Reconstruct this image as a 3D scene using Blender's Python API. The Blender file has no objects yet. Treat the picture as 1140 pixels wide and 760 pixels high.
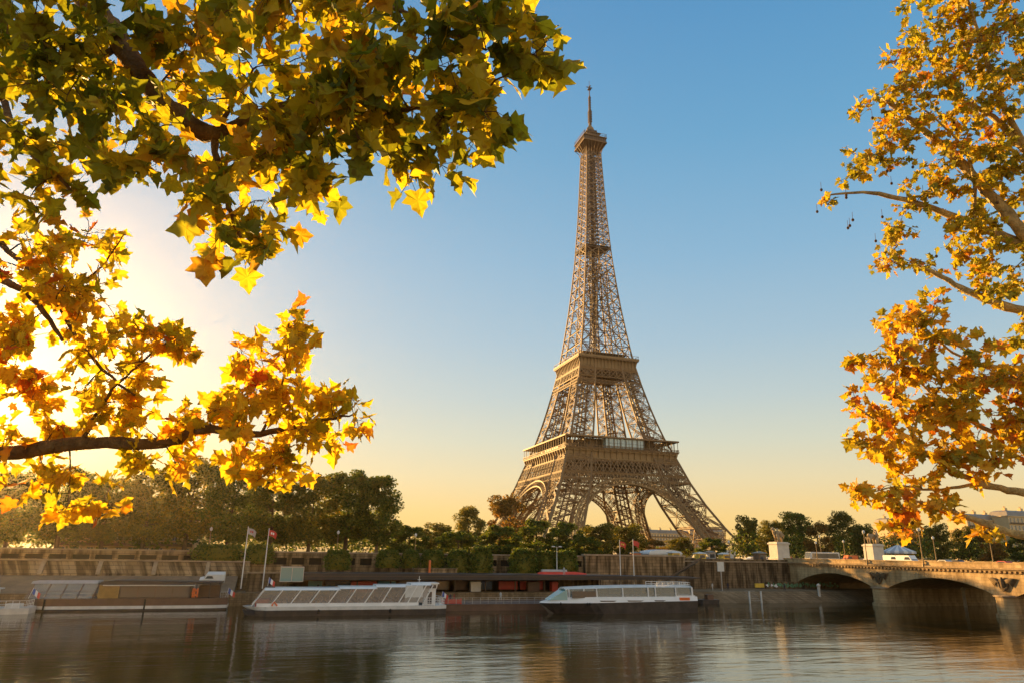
import bpy, math, random
import numpy as np
from mathutils import Vector, Matrix
R = math.radians
scene = bpy.context.scene
col = scene.collection

# ------------------------------------------------------------------ camera, sky, sun, exposure
CAM = np.array([-181.0, -385.0, 2.2])
FPX, PITCH, ROLL, YAW = 760.0, 0.2964, -0.0157, 0.3135
cr = np.array([math.cos(YAW), -math.sin(YAW), 0.0])
cf = np.array([math.sin(YAW) * math.cos(PITCH), math.cos(YAW) * math.cos(PITCH), math.sin(PITCH)])
cu = np.cross(cr, cf)
# roll: picture axes
c_, s_ = math.cos(ROLL), math.sin(ROLL)
ir = c_ * cr + -s_ * cu          # picture right
iu = s_ * cr + c_ * cu           # picture up
cam_data = bpy.data.cameras.new('camera')
cam = bpy.data.objects.new('camera', cam_data)
col.objects.link(cam)
cam_data.sensor_width = 36.0
cam_data.lens = 36.0 * FPX / 1140.0
cam_data.clip_start = 0.1
cam_data.clip_end = 20000
cam.matrix_world = Matrix(((ir[0], iu[0], -cf[0], CAM[0]), (ir[1], iu[1], -cf[1], CAM[1]), (ir[2], iu[2], -cf[2], CAM[2]), (0, 0, 0, 1)))
scene.camera = cam

SUN_AZ, SUN_EL = R(-21.0), R(9.0)          # azimuth from +Y towards +X
world = bpy.data.worlds.new('World')
scene.world = world
world.use_nodes = True
wn = world.node_tree.nodes; wl = world.node_tree.links
bg = wn['Background']
sky = wn.new('ShaderNodeTexSky')
sky.sky_type = 'NISHITA'
sky.sun_disc = False
sky.sun_elevation = SUN_EL
sky.sun_rotation = SUN_AZ
sky.altitude = 0
sky.air_density = 1.0
sky.dust_density = 1.6
sky.ozone_density = 2.0
EXPO = 1.75
def wnode(t, **k):
    n = wn.new(t)
    for a_, v_ in k.items(): setattr(n, a_, v_)
    return n
tcw = wnode('ShaderNodeTexCoord'); sep = wnode('ShaderNodeSeparateXYZ'); wl.new(tcw.outputs['Generated'], sep.inputs[0])
rmp = wnode('ShaderNodeValToRGB'); wl.new(sep.outputs[2], rmp.inputs[0])
SKY = [(0.0, (1.02, 0.58, 0.13)), (0.05, (0.97, 0.67, 0.25)), (0.10, (0.84, 0.71, 0.42)), (0.15, (0.67, 0.69, 0.55)), (0.21, (0.51, 0.62, 0.63)), (0.29, (0.36, 0.54, 0.67)),
       (0.40, (0.23, 0.46, 0.67)), (0.54, (0.125, 0.37, 0.62)), (0.71, (0.062, 0.27, 0.55)), (0.8, (0.07, 0.18, 0.32)), (1.0, (0.09, 0.14, 0.20))]
e_ = rmp.color_ramp.elements
e_[0].position, e_[0].color = SKY[0][0], (*SKY[0][1], 1)
e_[1].position, e_[1].color = SKY[-1][0], (*SKY[-1][1], 1)
for p_, c__ in SKY[1:-1]:
    q_ = e_.new(p_); q_.color = (*c__, 1)
# glow of the low sun: warm wide lobe and white narrow lobe about the sun's direction
sdv = (math.sin(SUN_AZ) * math.cos(SUN_EL), math.cos(SUN_AZ) * math.cos(SUN_EL), math.sin(SUN_EL))
dt = wnode('ShaderNodeVectorMath', operation='DOT_PRODUCT'); wl.new(tcw.outputs['Generated'], dt.inputs[0]); dt.inputs[1].default_value = sdv
mx0 = wnode('ShaderNodeMath', operation='MAXIMUM'); mx0.inputs[1].default_value = 0.0; wl.new(dt.outputs['Value'], mx0.inputs[0])
acc = rmp.outputs[0]
for pw, cl in ((3.0, (0.05, 0.045, 0.02)), (30.0, (0.12, 0.09, 0.02)), (180.0, (0.4, 0.28, 0.05)), (900.0, (2.5, 1.9, 0.4)), (5000.0, (12.0, 10.0, 5.0))):
    p_ = wnode('ShaderNodeMath', operation='POWER'); p_.inputs[1].default_value = pw; wl.new(mx0.outputs[0], p_.inputs[0])
    v_ = wnode('ShaderNodeVectorMath', operation='SCALE'); v_.inputs[0].default_value = cl; wl.new(p_.outputs[0], v_.inputs['Scale'])
    a_ = wnode('ShaderNodeVectorMath', operation='ADD'); wl.new(acc, a_.inputs[0]); wl.new(v_.outputs[0], a_.inputs[1]); acc = a_.outputs[0]
# added warm fill lobe behind the camera, standing in for bounce off sunlit facades
d2_ = wnode('ShaderNodeVectorMath', operation='DOT_PRODUCT'); wl.new(tcw.outputs['Generated'], d2_.inputs[0]); d2_.inputs[1].default_value = (-math.sin(SUN_AZ), -math.cos(SUN_AZ), 0.12)
m2_ = wnode('ShaderNodeMath', operation='MAXIMUM'); m2_.inputs[1].default_value = 0.0; wl.new(d2_.outputs['Value'], m2_.inputs[0])
p2_ = wnode('ShaderNodeMath', operation='POWER'); p2_.inputs[1].default_value = 1.5; wl.new(m2_.outputs[0], p2_.inputs[0])
v2_ = wnode('ShaderNodeVectorMath', operation='SCALE'); v2_.inputs[0].default_value = (0.62, 0.40, 0.17); wl.new(p2_.outputs[0], v2_.inputs['Scale'])
a2_ = wnode('ShaderNodeVectorMath', operation='ADD'); wl.new(acc, a2_.inputs[0]); wl.new(v2_.outputs[0], a2_.inputs[1]); acc = a2_.outputs[0]
# Nishita sky, softly compressed so that the aureole keeps its colour, blended in
k1 = wnode('ShaderNodeVectorMath', operation='MULTIPLY_ADD'); k1.inputs[1].default_value = (1.1, 1.1, 1.1); k1.inputs[2].default_value = (1, 1, 1); wl.new(sky.outputs[0], k1.inputs[0])
k2 = wnode('ShaderNodeVectorMath', operation='DIVIDE'); wl.new(sky.outputs[0], k2.inputs[0]); wl.new(k1.outputs[0], k2.inputs[1])
mixs = wnode('ShaderNodeMix', data_type='RGBA'); mixs.inputs[0].default_value = 0.06; wl.new(acc, mixs.inputs[6]); wl.new(k2.outputs[0], mixs.inputs[7])
sc_ = wnode('ShaderNodeVectorMath', operation='SCALE'); sc_.inputs['Scale'].default_value = 10.0 / 2 ** EXPO; wl.new(mixs.outputs[2], sc_.inputs[0])
wl.new(sc_.outputs[0], bg.inputs[0])
bg.inputs[1].default_value = 0.1
sd = bpy.data.lights.new('sun', 'SUN')
sd.energy = 5.0
sd.angle = R(0.5)
sd.color = (1.0, 0.585, 0.20)
sun = bpy.data.objects.new('sun', sd)
col.objects.link(sun)
sdir = Vector((math.sin(SUN_AZ) * math.cos(SUN_EL), math.cos(SUN_AZ) * math.cos(SUN_EL), math.sin(SUN_EL)))
sun.rotation_euler = sdir.to_track_quat('Z', 'Y').to_euler()
sun.location = (-300, 100, 200)
scene.view_settings.view_transform = 'Standard'
scene.view_settings.look = 'None'
scene.view_settings.gamma = 1
scene.view_settings.exposure = EXPO
scene.cycles.use_denoising = True
scene.cycles.max_bounces = 8
scene.cycles.transparent_max_bounces = 12
scene.cycles.volume_bounces = 0
scene.cycles.caustics_reflective = False
scene.cycles.caustics_refractive = False

# ------------------------------------------------------------------ helpers
def ray(px, py):
    d = cf * FPX + ir * (px - 570.0) + iu * (380.0 - py)
    return d / FPX
def at(px, py, D):
    """point of the world at distance D across the river from the camera (y = CAM.y + D)"""
    d = ray(px, py)
    return CAM + d * (D / d[1])
def near(px, py, depth):
    return CAM + ray(px, py) * depth
def YB(D): return CAM[1] + D

class MB:
    def __init__(s): s.v = []; s.f = []; s.n = 0; s.uv = None
    def add(s, vs, fs):
        s.v.extend([tuple(map(float, p)) for p in vs])
        s.f.extend([tuple(i + s.n for i in f) for f in fs]); s.n = len(s.v)
    def box(s, c, d, rz=0.0):
        x, y, z = d[0] / 2, d[1] / 2, d[2] / 2
        co, si = math.cos(rz), math.sin(rz)
        vs = []
        for dx, dy, dz in ((-x, -y, -z), (x, -y, -z), (x, y, -z), (-x, y, -z), (-x, -y, z), (x, -y, z), (x, y, z), (-x, y, z)):
            vs.append((c[0] + dx * co - dy * si, c[1] + dx * si + dy * co, c[2] + dz))
        s.add(vs, [(0, 3, 2, 1), (4, 5, 6, 7), (0, 1, 5, 4), (1, 2, 6, 5), (2, 3, 7, 6), (3, 0, 4, 7)])
    def span(s, x0, x1, y0, y1, z0, z1):
        s.box(((x0 + x1) / 2, (y0 + y1) / 2, (z0 + z1) / 2), (x1 - x0, y1 - y0, z1 - z0))
    def plate(s, p, q, w, nrm, h=0.14):
        s.beam(p, q, w, h, nrm)
    def beam(s, p, q, w, h=None, nrm=None):
        p = np.asarray(p, float); q = np.asarray(q, float)
        h = h or w
        d = q - p; L = np.linalg.norm(d)
        if L < 1e-6: return
        d = d / L
        a = np.array([0, 0, 1.0]) if abs(d[2]) < 0.95 else np.array([0, 1.0, 0])
        if nrm is not None: a = np.asarray(nrm, float)
        u = np.cross(d, a); u /= np.linalg.norm(u); v = np.cross(d, u)
        o = [(-w / 2, -h / 2), (w / 2, -h / 2), (w / 2, h / 2), (-w / 2, h / 2)]
        vs = [p + u * i + v * j for i, j in o] + [q + u * i + v * j for i, j in o]
        s.add(vs, [(0, 1, 5, 4), (1, 2, 6, 5), (2, 3, 7, 6), (3, 0, 4, 7), (3, 2, 1, 0), (4, 5, 6, 7)])
    def tube(s, pts, rad, n=6):
        pts = [np.asarray(p, float) for p in pts]
        if not hasattr(rad, '__len__'): rad = [rad] * len(pts)
        rings = []
        for i, p in enumerate(pts):
            d = pts[min(i + 1, len(pts) - 1)] - pts[max(i - 1, 0)]
            d = d / (np.linalg.norm(d) + 1e-9)
            a = np.array([0, 0, 1.0]) if abs(d[2]) < 0.9 else np.array([1.0, 0, 0])
            u = np.cross(d, a); u /= np.linalg.norm(u); v = np.cross(d, u)
            rings.append([p + rad[i] * (math.cos(t) * u + math.sin(t) * v) for t in [2 * math.pi * k / n for k in range(n)]])
        vs = [q for r in rings for q in r]
        fs = []
        for i in range(len(pts) - 1):
            for k in range(n):
                a = i * n + k; b = i * n + (k + 1) % n
                fs.append((a, b, b + n, a + n))
        fs.append(tuple(range(n - 1, -1, -1))); m = (len(pts) - 1) * n
        fs.append(tuple(range(m, m + n)))
        s.add(vs, fs)
    def lathe(s, c, prof, n=16, sx=1.0, sy=1.0, rot=0.0):
        vs = []; fs = []
        for r, z in prof:
            for k in range(n):
                t = 2 * math.pi * k / n + rot
                vs.append((c[0] + r * sx * math.cos(t), c[1] + r * sy * math.sin(t), c[2] + z))
        for i in range(len(prof) - 1):
            for k in range(n):
                a = i * n + k; b = i * n + (k + 1) % n
                fs.append((a, b, b + n, a + n))
        fs.append(tuple(range(n - 1, -1, -1))); m = (len(prof) - 1) * n
        fs.append(tuple(range(m, m + n)))
        s.add(vs, fs)
    def prism(s, pts, y0, y1, axis='y'):
        """outline pts (a, z) extruded between y0 and y1"""
        n = len(pts)
        if axis == 'y':
            vs = [(a, y0, z) for a, z in pts] + [(a, y1, z) for a, z in pts]
        elif axis == 'x':
            vs = [(y0, a, z) for a, z in pts] + [(y1, a, z) for a, z in pts]
        else:
            vs = [(a, b, y0) for a, b in pts] + [(a, b, y1) for a, b in pts]
        fs = [tuple(range(n)), tuple(range(2 * n - 1, n - 1, -1))]
        for k in range(n):
            j = (k + 1) % n
            fs.append((k, k + n, j + n, j))
        s.add(vs, fs)
    def loft(s, secs, cap=True):
        n = len(secs[0]); vs = [p for q in secs for p in q]; fs = []
        for i in range(len(secs) - 1):
            for k in range(n):
                a = i * n + k; b = i * n + (k + 1) % n
                fs.append((a, b, b + n, a + n))
        if cap:
            fs.append(tuple(range(n - 1, -1, -1))); m = (len(secs) - 1) * n
            fs.append(tuple(range(m, m + n)))
        s.add(vs, fs)
    def mesh(s, name, m, smooth=False):
        me = bpy.data.meshes.new(name)
        me.from_pydata(s.v, [], s.f)
        if m is not None: me.materials.append(m)
        me.validate()
        me.update()
        if smooth: me.shade_smooth()
        return me
    def build(s, name, m, parent=None, smooth=False, **tg):
        o = bpy.data.objects.new(name, s.mesh(name, m, smooth))
        col.objects.link(o)
        if parent is not None: o.parent = parent
        for k, v in tg.items(): o[k] = v
        return o
def empty(name, loc, label, cat, group=None, rz=0.0, scale=None):
    o = bpy.data.objects.new(name, None); col.objects.link(o)
    o.location = tuple(map(float, loc)); o.rotation_euler = (0, 0, rz)
    o.empty_display_size = 0.5
    if scale: o.scale = scale
    o['label'] = label; o['category'] = cat
    if group: o['group'] = group
    return o
KIDS = {}
def kids(o): return [c for c in bpy.data.objects if c.parent is o]
def dup(o, loc, label, rz=None, scale=None, group=None):
    def rec(a, par):
        c = a.copy(); col.objects.link(c); c.parent = par
        for k in kids(a): rec(k, c)
        return c
    c = rec(o, None)
    c.location = tuple(map(float, loc)); c['label'] = label
    if rz is not None: c.rotation_euler = (0, 0, rz)
    if scale: c.scale = scale
    if group: c['group'] = group
    return c
def struct(mb, name, m):
    o = mb.build(name, m); o['kind'] = 'structure'; return o

# ------------------------------------------------------------------ materials
def mat(name, colr, rough=0.7, metal=0.0, var=0.25, scale=1.0, bump=0.0, bscale=None, c2=None, spec=0.5, coat=0.0, stretch=(1, 1, 1)):
    m = bpy.data.materials.new(name); m.use_nodes = True
    nt = m.node_tree; b = nt.nodes['Principled BSDF']
    b.inputs['Roughness'].default_value = rough
    b.inputs['Metallic'].default_value = metal
    b.inputs['Specular IOR Level'].default_value = spec if rough < 0.75 else min(spec, 0.2)
    b.inputs['Coat Weight'].default_value = coat
    tc = nt.nodes.new('ShaderNodeTexCoord')
    mp = nt.nodes.new('ShaderNodeMapping'); mp.inputs['Scale'].default_value = stretch
    nt.links.new(tc.outputs['Object'], mp.inputs[0])
    nz = nt.nodes.new('ShaderNodeTexNoise'); nz.inputs['Scale'].default_value = scale; nz.inputs['Detail'].default_value = 6
    nz.inputs['Roughness'].default_value = 0.65
    nt.links.new(mp.outputs[0], nz.inputs['Vector'])
    rp = nt.nodes.new('ShaderNodeValToRGB')
    rp.color_ramp.elements[0].position = 0.3; rp.color_ramp.elements[1].position = 0.7
    lo = [max(0, c * (1 - var)) for c in colr]; hi = [min(1, c * (1 + var)) for c in colr]
    if c2: hi = list(c2)
    rp.color_ramp.elements[0].color = (*lo, 1); rp.color_ramp.elements[1].color = (*hi, 1)
    nt.links.new(nz.outputs[0], rp.inputs[0]); nt.links.new(rp.outputs[0], b.inputs['Base Color'])
    if bump:
        bp = nt.nodes.new('ShaderNodeBump'); bp.inputs['Strength'].default_value = bump; bp.inputs['Distance'].default_value = 0.1
        n2 = nt.nodes.new('ShaderNodeTexNoise'); n2.inputs['Scale'].default_value = bscale or scale * 4; n2.inputs['Detail'].default_value = 5
        nt.links.new(mp.outputs[0], n2.inputs['Vector'])
        nt.links.new(n2.outputs[0], bp.inputs['Height']); nt.links.new(bp.outputs[0], b.inputs['Normal'])
    return m
def stone(name, c1, c2, bw, bh, mortar, stain=0.5, axis='xz', msize=0.02):
    """coursed stone with vertical water stains"""
    m = bpy.data.materials.new(name); m.use_nodes = True
    nt = m.node_tree; N = nt.nodes; L = nt.links; b = N['Principled BSDF']; b.inputs['Roughness'].default_value = 0.92; b.inputs['Specular IOR Level'].default_value = 0.15
    tc = N.new('ShaderNodeTexCoord'); sp = N.new('ShaderNodeSeparateXYZ'); L.new(tc.outputs['Object'], sp.inputs[0])
    cb = N.new('ShaderNodeCombineXYZ')
    ad = N.new('ShaderNodeMath'); ad.operation = 'ADD'
    L.new(sp.outputs[0], ad.inputs[0]); L.new(sp.outputs[1], ad.inputs[1])
    L.new(ad.outputs[0], cb.inputs[0]); L.new(sp.outputs[2], cb.inputs[1])
    br = N.new('ShaderNodeTexBrick'); L.new(cb.outputs[0], br.inputs['Vector'])
    br.inputs['Scale'].default_value = 1.0; br.inputs['Brick Width'].default_value = bw; br.inputs['Row Height'].default_value = bh
    br.inputs['Mortar Size'].default_value = msize; br.inputs['Color1'].default_value = (*c1, 1); br.inputs['Color2'].default_value = (*c2, 1)
    br.inputs['Mortar'].default_value = (*mortar, 1)
    mp = N.new('ShaderNodeMapping'); mp.inputs['Scale'].default_value = (0.9, 0.12, 1); L.new(cb.outputs[0], mp.inputs[0])
    nz = N.new('ShaderNodeTexNoise'); nz.inputs['Scale'].default_value = 1.0; nz.inputs['Detail'].default_value = 8; L.new(mp.outputs[0], nz.inputs['Vector'])
    rp = N.new('ShaderNodeValToRGB'); rp.color_ramp.elements[0].position = 0.40; rp.color_ramp.elements[1].position = 0.58
    k = 1 - stain; rp.color_ramp.elements[0].color = (k, k * 0.97, k * 0.92, 1); rp.color_ramp.elements[1].color = (1, 1, 1, 1)
    L.new(nz.outputs[0], rp.inputs[0])
    n3 = N.new('ShaderNodeTexNoise'); n3.inputs['Scale'].default_value = 0.25; n3.inputs['Detail'].default_value = 6; L.new(tc.outputs['Object'], n3.inputs['Vector'])
    r3 = N.new('ShaderNodeValToRGB'); r3.color_ramp.elements[0].position = 0.35; r3.color_ramp.elements[0].color = (0.72, 0.69, 0.65, 1); r3.color_ramp.elements[1].position = 0.65
    L.new(n3.outputs[0], r3.inputs[0])
    mx = N.new('ShaderNodeMix'); mx.data_type = 'RGBA'; mx.blend_type = 'MULTIPLY'; mx.inputs[0].default_value = 1
    L.new(br.outputs[0], mx.inputs[6]); L.new(rp.outputs[0], mx.inputs[7])
    m2 = N.new('ShaderNodeMix'); m2.data_type = 'RGBA'; m2.blend_type = 'MULTIPLY'; m2.inputs[0].default_value = 1
    L.new(mx.outputs[2], m2.inputs[6]); L.new(r3.outputs[0], m2.inputs[7])
    L.new(m2.outputs[2], b.inputs['Base Color'])
    bp = N.new('ShaderNodeBump'); bp.inputs['Strength'].default_value = 0.6; bp.inputs['Distance'].default_value = 0.05
    L.new(nz.outputs[0], bp.inputs['Height']); L.new(bp.outputs[0], b.inputs['Normal'])
    return m
def leafmat(name, stops, trans=0.5, uvspots=False, tcol=1.0):
    m = bpy.data.materials.new(name); m.use_nodes = True
    nt = m.node_tree; N = nt.nodes; L = nt.links
    for n in list(N): N.remove(n)
    out = N.new('ShaderNodeOutputMaterial')
    ge = N.new('ShaderNodeNewGeometry'); rp = N.new('ShaderNodeValToRGB'); rp.color_ramp.interpolation = 'LINEAR'
    els = rp.color_ramp.elements
    els[0].position = stops[0][0]; els[0].color = (*stops[0][1], 1)
    els[1].position = stops[-1][0]; els[1].color = (*stops[-1][1], 1)
    for p, c in stops[1:-1]:
        e = els.new(p); e.color = (*c, 1)
    tc = N.new('ShaderNodeTexCoord'); nz = N.new('ShaderNodeTexNoise'); nz.inputs['Scale'].default_value = 0.9 if uvspots else 0.12
    nz.inputs['Detail'].default_value = 2
    L.new(tc.outputs['Object'], nz.inputs['Vector'])
    ma = N.new('ShaderNodeMath'); ma.operation = 'MULTIPLY_ADD'; ma.inputs[1].default_value = 0.9; ma.inputs[2].default_value = -0.45
    L.new(nz.outputs[0], ma.inputs[0])
    ad = N.new('ShaderNodeMath'); ad.operation = 'ADD'; ad.use_clamp = True
    mu = N.new('ShaderNodeMath'); mu.operation = 'MULTIPLY'; mu.inputs[1].default_value = 1.0
    L.new(ge.outputs['Random Per Island'], mu.inputs[0])
    L.new(mu.outputs[0], ad.inputs[0]); L.new(ma.outputs[0], ad.inputs[1]); L.new(ad.outputs[0], rp.inputs[0])
    src = rp.outputs[0]
    if uvspots:
        uv = N.new('ShaderNodeUVMap')
        w = N.new('ShaderNodeTexNoise'); w.inputs['Scale'].default_value = 2.6; w.inputs['Detail'].default_value = 4; L.new(uv.outputs[0], w.inputs['Vector'])
        r2 = N.new('ShaderNodeValToRGB'); r2.color_ramp.elements[0].position = 0.36; r2.color_ramp.elements[0].color = (0.62, 0.42, 0.25, 1)
        r2.color_ramp.elements[1].position = 0.46; r2.color_ramp.elements[1].color = (1, 1, 1, 1)
        L.new(w.outputs[0], r2.inputs[0])
        mx = N.new('ShaderNodeMix'); mx.data_type = 'RGBA'; mx.blend_type = 'MULTIPLY'; mx.inputs[0].default_value = 0.8
        L.new(src, mx.inputs[6]); L.new(r2.outputs[0], mx.inputs[7]); src = mx.outputs[2]
    d = N.new('ShaderNodeBsdfPrincipled'); d.inputs['Roughness'].default_value = 0.55; d.inputs['Specular IOR Level'].default_value = 0.35
    t = N.new('ShaderNodeBsdfTranslucent')
    g = N.new('ShaderNodeMix'); g.data_type = 'RGBA'; g.blend_type = 'MULTIPLY'; g.inputs[0].default_value = 1
    g.inputs[7].default_value = (min(1, 1.0 * tcol), 0.95 * tcol, 0.45 * tcol, 1)
    L.new(src, d.inputs['Base Color']); L.new(src, g.inputs[6]); L.new(g.outputs[2], t.inputs[0])
    ms = N.new('ShaderNodeMixShader'); ms.inputs[0].default_value = trans
    L.new(d.outputs[0], ms.inputs[1]); L.new(t.outputs[0], ms.inputs[2]); L.new(ms.outputs[0], out.inputs[0])
    return m
M = {}
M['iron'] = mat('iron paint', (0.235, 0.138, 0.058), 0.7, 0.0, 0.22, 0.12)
M['iron_dark_and_shade'] = mat('dark iron and painted shade', (0.11, 0.065, 0.035), 0.6, 0.0, 0.25, 0.3)  # dark iron; on the tower's inner members shade is painted into the colour
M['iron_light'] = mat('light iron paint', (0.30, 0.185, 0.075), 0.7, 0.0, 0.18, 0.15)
M['tower_glass'] = mat('pavilion glass', (0.35, 0.47, 0.48), 0.08, 0.0, 0.2, 0.6, spec=0.9)
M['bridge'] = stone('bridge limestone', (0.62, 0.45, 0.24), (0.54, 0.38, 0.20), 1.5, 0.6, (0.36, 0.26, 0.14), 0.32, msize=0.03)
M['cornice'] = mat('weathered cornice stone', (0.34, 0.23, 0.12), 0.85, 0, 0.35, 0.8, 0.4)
M['wall'] = stone('quay wall stone', (0.30, 0.205, 0.115), (0.22, 0.15, 0.085), 1.6, 0.62, (0.12, 0.085, 0.05), 0.7, msize=0.035)
M['wall_pale'] = stone('pale quay wall stone', (0.44, 0.30, 0.16), (0.32, 0.22, 0.12), 2.2, 0.75, (0.17, 0.12, 0.07), 0.7, msize=0.045)
M['coping'] = mat('coping stone', (0.34, 0.25, 0.16), 0.85, 0, 0.3, 0.7, 0.3)
M['cobble'] = stone('quay paving', (0.36, 0.25, 0.14), (0.28, 0.19, 0.105), 0.9, 0.4, (0.08, 0.07, 0.055), 0.3)
M['quay'] = mat('quay paving slabs', (0.21, 0.155, 0.10), 0.85, 0, 0.25, 0.5, 0.2)
M['asphalt'] = mat('asphalt', (0.055, 0.053, 0.05), 0.85, 0, 0.25, 0.8, 0.2)
M['dirt'] = mat('park soil and grass', (0.05, 0.065, 0.025), 0.95, 0, 0.5, 0.15, 0.3, c2=(0.09, 0.075, 0.04))
M['pavement'] = mat('pavement', (0.2, 0.18, 0.15), 0.85, 0, 0.2, 0.6)
M['white'] = mat('white boat paint', (0.78, 0.77, 0.74), 0.3, 0, 0.08, 0.6, spec=0.5, coat=0.2)
M['offwhite'] = mat('weathered white paint', (0.62, 0.60, 0.55), 0.45, 0, 0.15, 0.7)
M['hull'] = mat('dark hull paint', (0.06, 0.045, 0.035), 0.45, 0, 0.45, 0.7)
M['brown'] = mat('brown boat paint', (0.13, 0.065, 0.035), 0.5, 0, 0.25, 0.6)
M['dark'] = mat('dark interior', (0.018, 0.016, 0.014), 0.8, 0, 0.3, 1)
M['canopyroof'] = mat('dark canopy sheet', (0.045, 0.03, 0.022), 0.55, 0, 0.3, 0.5)
M['steel'] = mat('galvanised steel', (0.42, 0.41, 0.39), 0.4, 0.6, 0.15, 1)
M['polewhite'] = mat('white pole paint', (0.72, 0.70, 0.66), 0.4, 0, 0.06, 1)
M['red'] = mat('red paint', (0.5, 0.05, 0.025), 0.5, 0, 0.2, 1)
M['orange'] = mat('orange paint', (0.75, 0.16, 0.03), 0.5, 0, 0.1, 1)
M['blue'] = mat('blue cloth', (0.05, 0.09, 0.32), 0.7, 0, 0.1, 1)
M['redcloth'] = mat('red cloth', (0.6, 0.06, 0.035), 0.7, 0, 0.1, 1)
M['whitecloth'] = mat('white cloth', (0.75, 0.73, 0.7), 0.7, 0, 0.06, 1)
M['greycloth'] = mat('grey cloth', (0.4, 0.36, 0.33), 0.7, 0, 0.15, 1)
M['yellow'] = mat('yellow paint', (0.75, 0.48, 0.06), 0.5, 0, 0.15, 1)
M['green'] = mat('green spray paint', (0.06, 0.2, 0.08), 0.7, 0, 0.5, 1.5, c2=(0.2, 0.42, 0.22))
M['emblem'] = mat('dark carved stone', (0.13, 0.09, 0.05), 0.9, 0, 0.3, 2)
M['tyre'] = mat('rubber', (0.02, 0.02, 0.02), 0.8)
M['bronze'] = mat('weathered statue stone', (0.36, 0.26, 0.15), 0.8, 0, 0.35, 1.2, 0.3)
M['pedestal'] = mat('pale pedestal stone', (0.58, 0.52, 0.43), 0.8, 0, 0.14, 0.6, 0.15)
M['bark'] = mat('tree bark', (0.11, 0.075, 0.045), 0.9, 0, 0.4, 1.5, 0.5)
M['planebark_sunlit'] = mat('plane tree bark', (0.34, 0.24, 0.10), 0.8, 0, 0.4, 7, 0.6, bscale=30, c2=(0.66, 0.50, 0.22))  # plane bark mottling, with golden sunlight painted into its tone
M['darkbark'] = mat('dark plane tree bark', (0.13, 0.075, 0.03), 0.85, 0, 0.4, 9, 0.6, bscale=30, c2=(0.24, 0.15, 0.06))
M['facade'] = mat('cream facade stone', (0.66, 0.48, 0.26), 0.8, 0, 0.12, 0.2)
M['zinc'] = mat('zinc roof', (0.24, 0.205, 0.165), 0.5, 0.2, 0.2, 0.2)
M['window'] = mat('window glass', (0.06, 0.07, 0.08), 0.12, 0, 0.3, 0.4, spec=0.8)
M['person'] = mat('dark clothing', (0.05, 0.05, 0.07), 0.9, 0, 0.3, 3)
M['person2'] = mat('red jacket clothing', (0.4, 0.07, 0.05), 0.9, 0, 0.3, 3)
M['person3'] = mat('pale shirt clothing', (0.5, 0.48, 0.44), 0.9, 0, 0.2, 3)
def glass(name, tint, alpha, rough=0.05):
    m = bpy.data.materials.new(name); m.use_nodes = True
    b = m.node_tree.nodes['Principled BSDF']; b.inputs['Base Color'].default_value = (*tint, 1)
    b.inputs['Roughness'].default_value = rough; b.inputs['Alpha'].default_value = alpha; b.inputs['Specular IOR Level'].default_value = 0.9
    return m
M['glass'] = glass('boat glazing', (0.26, 0.29, 0.29), 0.55)
M['glassdark'] = glass('tinted glazing', (0.12, 0.12, 0.11), 0.8)
M['glassteal'] = glass('teal windscreen', (0.22, 0.42, 0.40), 0.75)
# ------------------------------------------------------------------ setting: ground, river, quays
WZ = -8.6          # water level
def sheet(name, x0, x1, y0, y1, z, m, thick=12.0):
    b = MB(); b.span(x0, x1, y0, y1, z - thick, z); return struct(b, name, m)
Y161 = YB(161.0)
sheet('ground', -4000, 4000, Y161, 6000, 0.0, M['dirt'])
sheet('ground_near', -4000, 4000, -4000, YB(8.0), 0.0, M['quay'])
b = MB(); b.span(-3000, 3000, YB(175), YB(192), 0.0, 0.012); struct(b, 'road', M['asphalt'])
b = MB()
for k in range(-40, 60): b.span(k * 9.0 - 60, k * 9.0 - 57, YB(183.4), YB(183.6), 0.0, 0.018)
struct(b, 'road_markings', M['offwhite'])
b = MB(); b.span(-3000, 3000, YB(162), YB(175), 0.0, 0.13); struct(b, 'pavement', M['pavement'])
b = MB(); b.span(-3000, 3000, YB(192), YB(198), 0.0, 0.13); struct(b, 'pavement_far', M['pavement'])
# water: one sheet, rippled
wm = bpy.data.materials.new('river water'); wm.use_nodes = True
nt = wm.node_tree; N = nt.nodes; L = nt.links; pb = N['Principled BSDF']
pb.inputs['Base Color'].default_value = (0.04, 0.027, 0.007, 1)
pb.inputs['Roughness'].default_value = 0.045
pb.inputs['IOR'].default_value = 2.4
tc = N.new('ShaderNodeTexCoord')
def wnoise(scale, sx, sy, detail, rz=YAW):
    mp = N.new('ShaderNodeMapping'); mp.inputs['Scale'].default_value = (sx, sy, 1); mp.inputs['Rotation'].default_value = (0, 0, rz)
    L.new(tc.outputs['Object'], mp.inputs[0])
    n = N.new('ShaderNodeTexNoise'); n.inputs['Scale'].default_value = scale; n.inputs['Detail'].default_value = detail; n.inputs['Roughness'].default_value = 0.55
    L.new(mp.outputs[0], n.inputs['Vector']); return n
n1 = wnoise(0.8, 0.38, 1.0, 5); n2 = wnoise(0.09, 0.5, 1.6, 3)
b1 = N.new('ShaderNodeBump'); b1.inputs['Strength'].default_value = 1.0; b1.inputs['Distance'].default_value = 0.042
b2 = N.new('ShaderNodeBump'); b2.inputs['Strength'].default_value = 1.0; b2.inputs['Distance'].default_value = 0.15
L.new(n1.outputs[0], b1.inputs['Height']); L.new(n2.outputs[0], b2.inputs['Height']); L.new(b1.outputs[0], b2.inputs['Normal'])
n3 = wnoise(3.2, 0.4, 1.0, 3); b3 = N.new('ShaderNodeBump'); b3.inputs['Strength'].default_value = 1.0; b3.inputs['Distance'].default_value = 0.008
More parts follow.
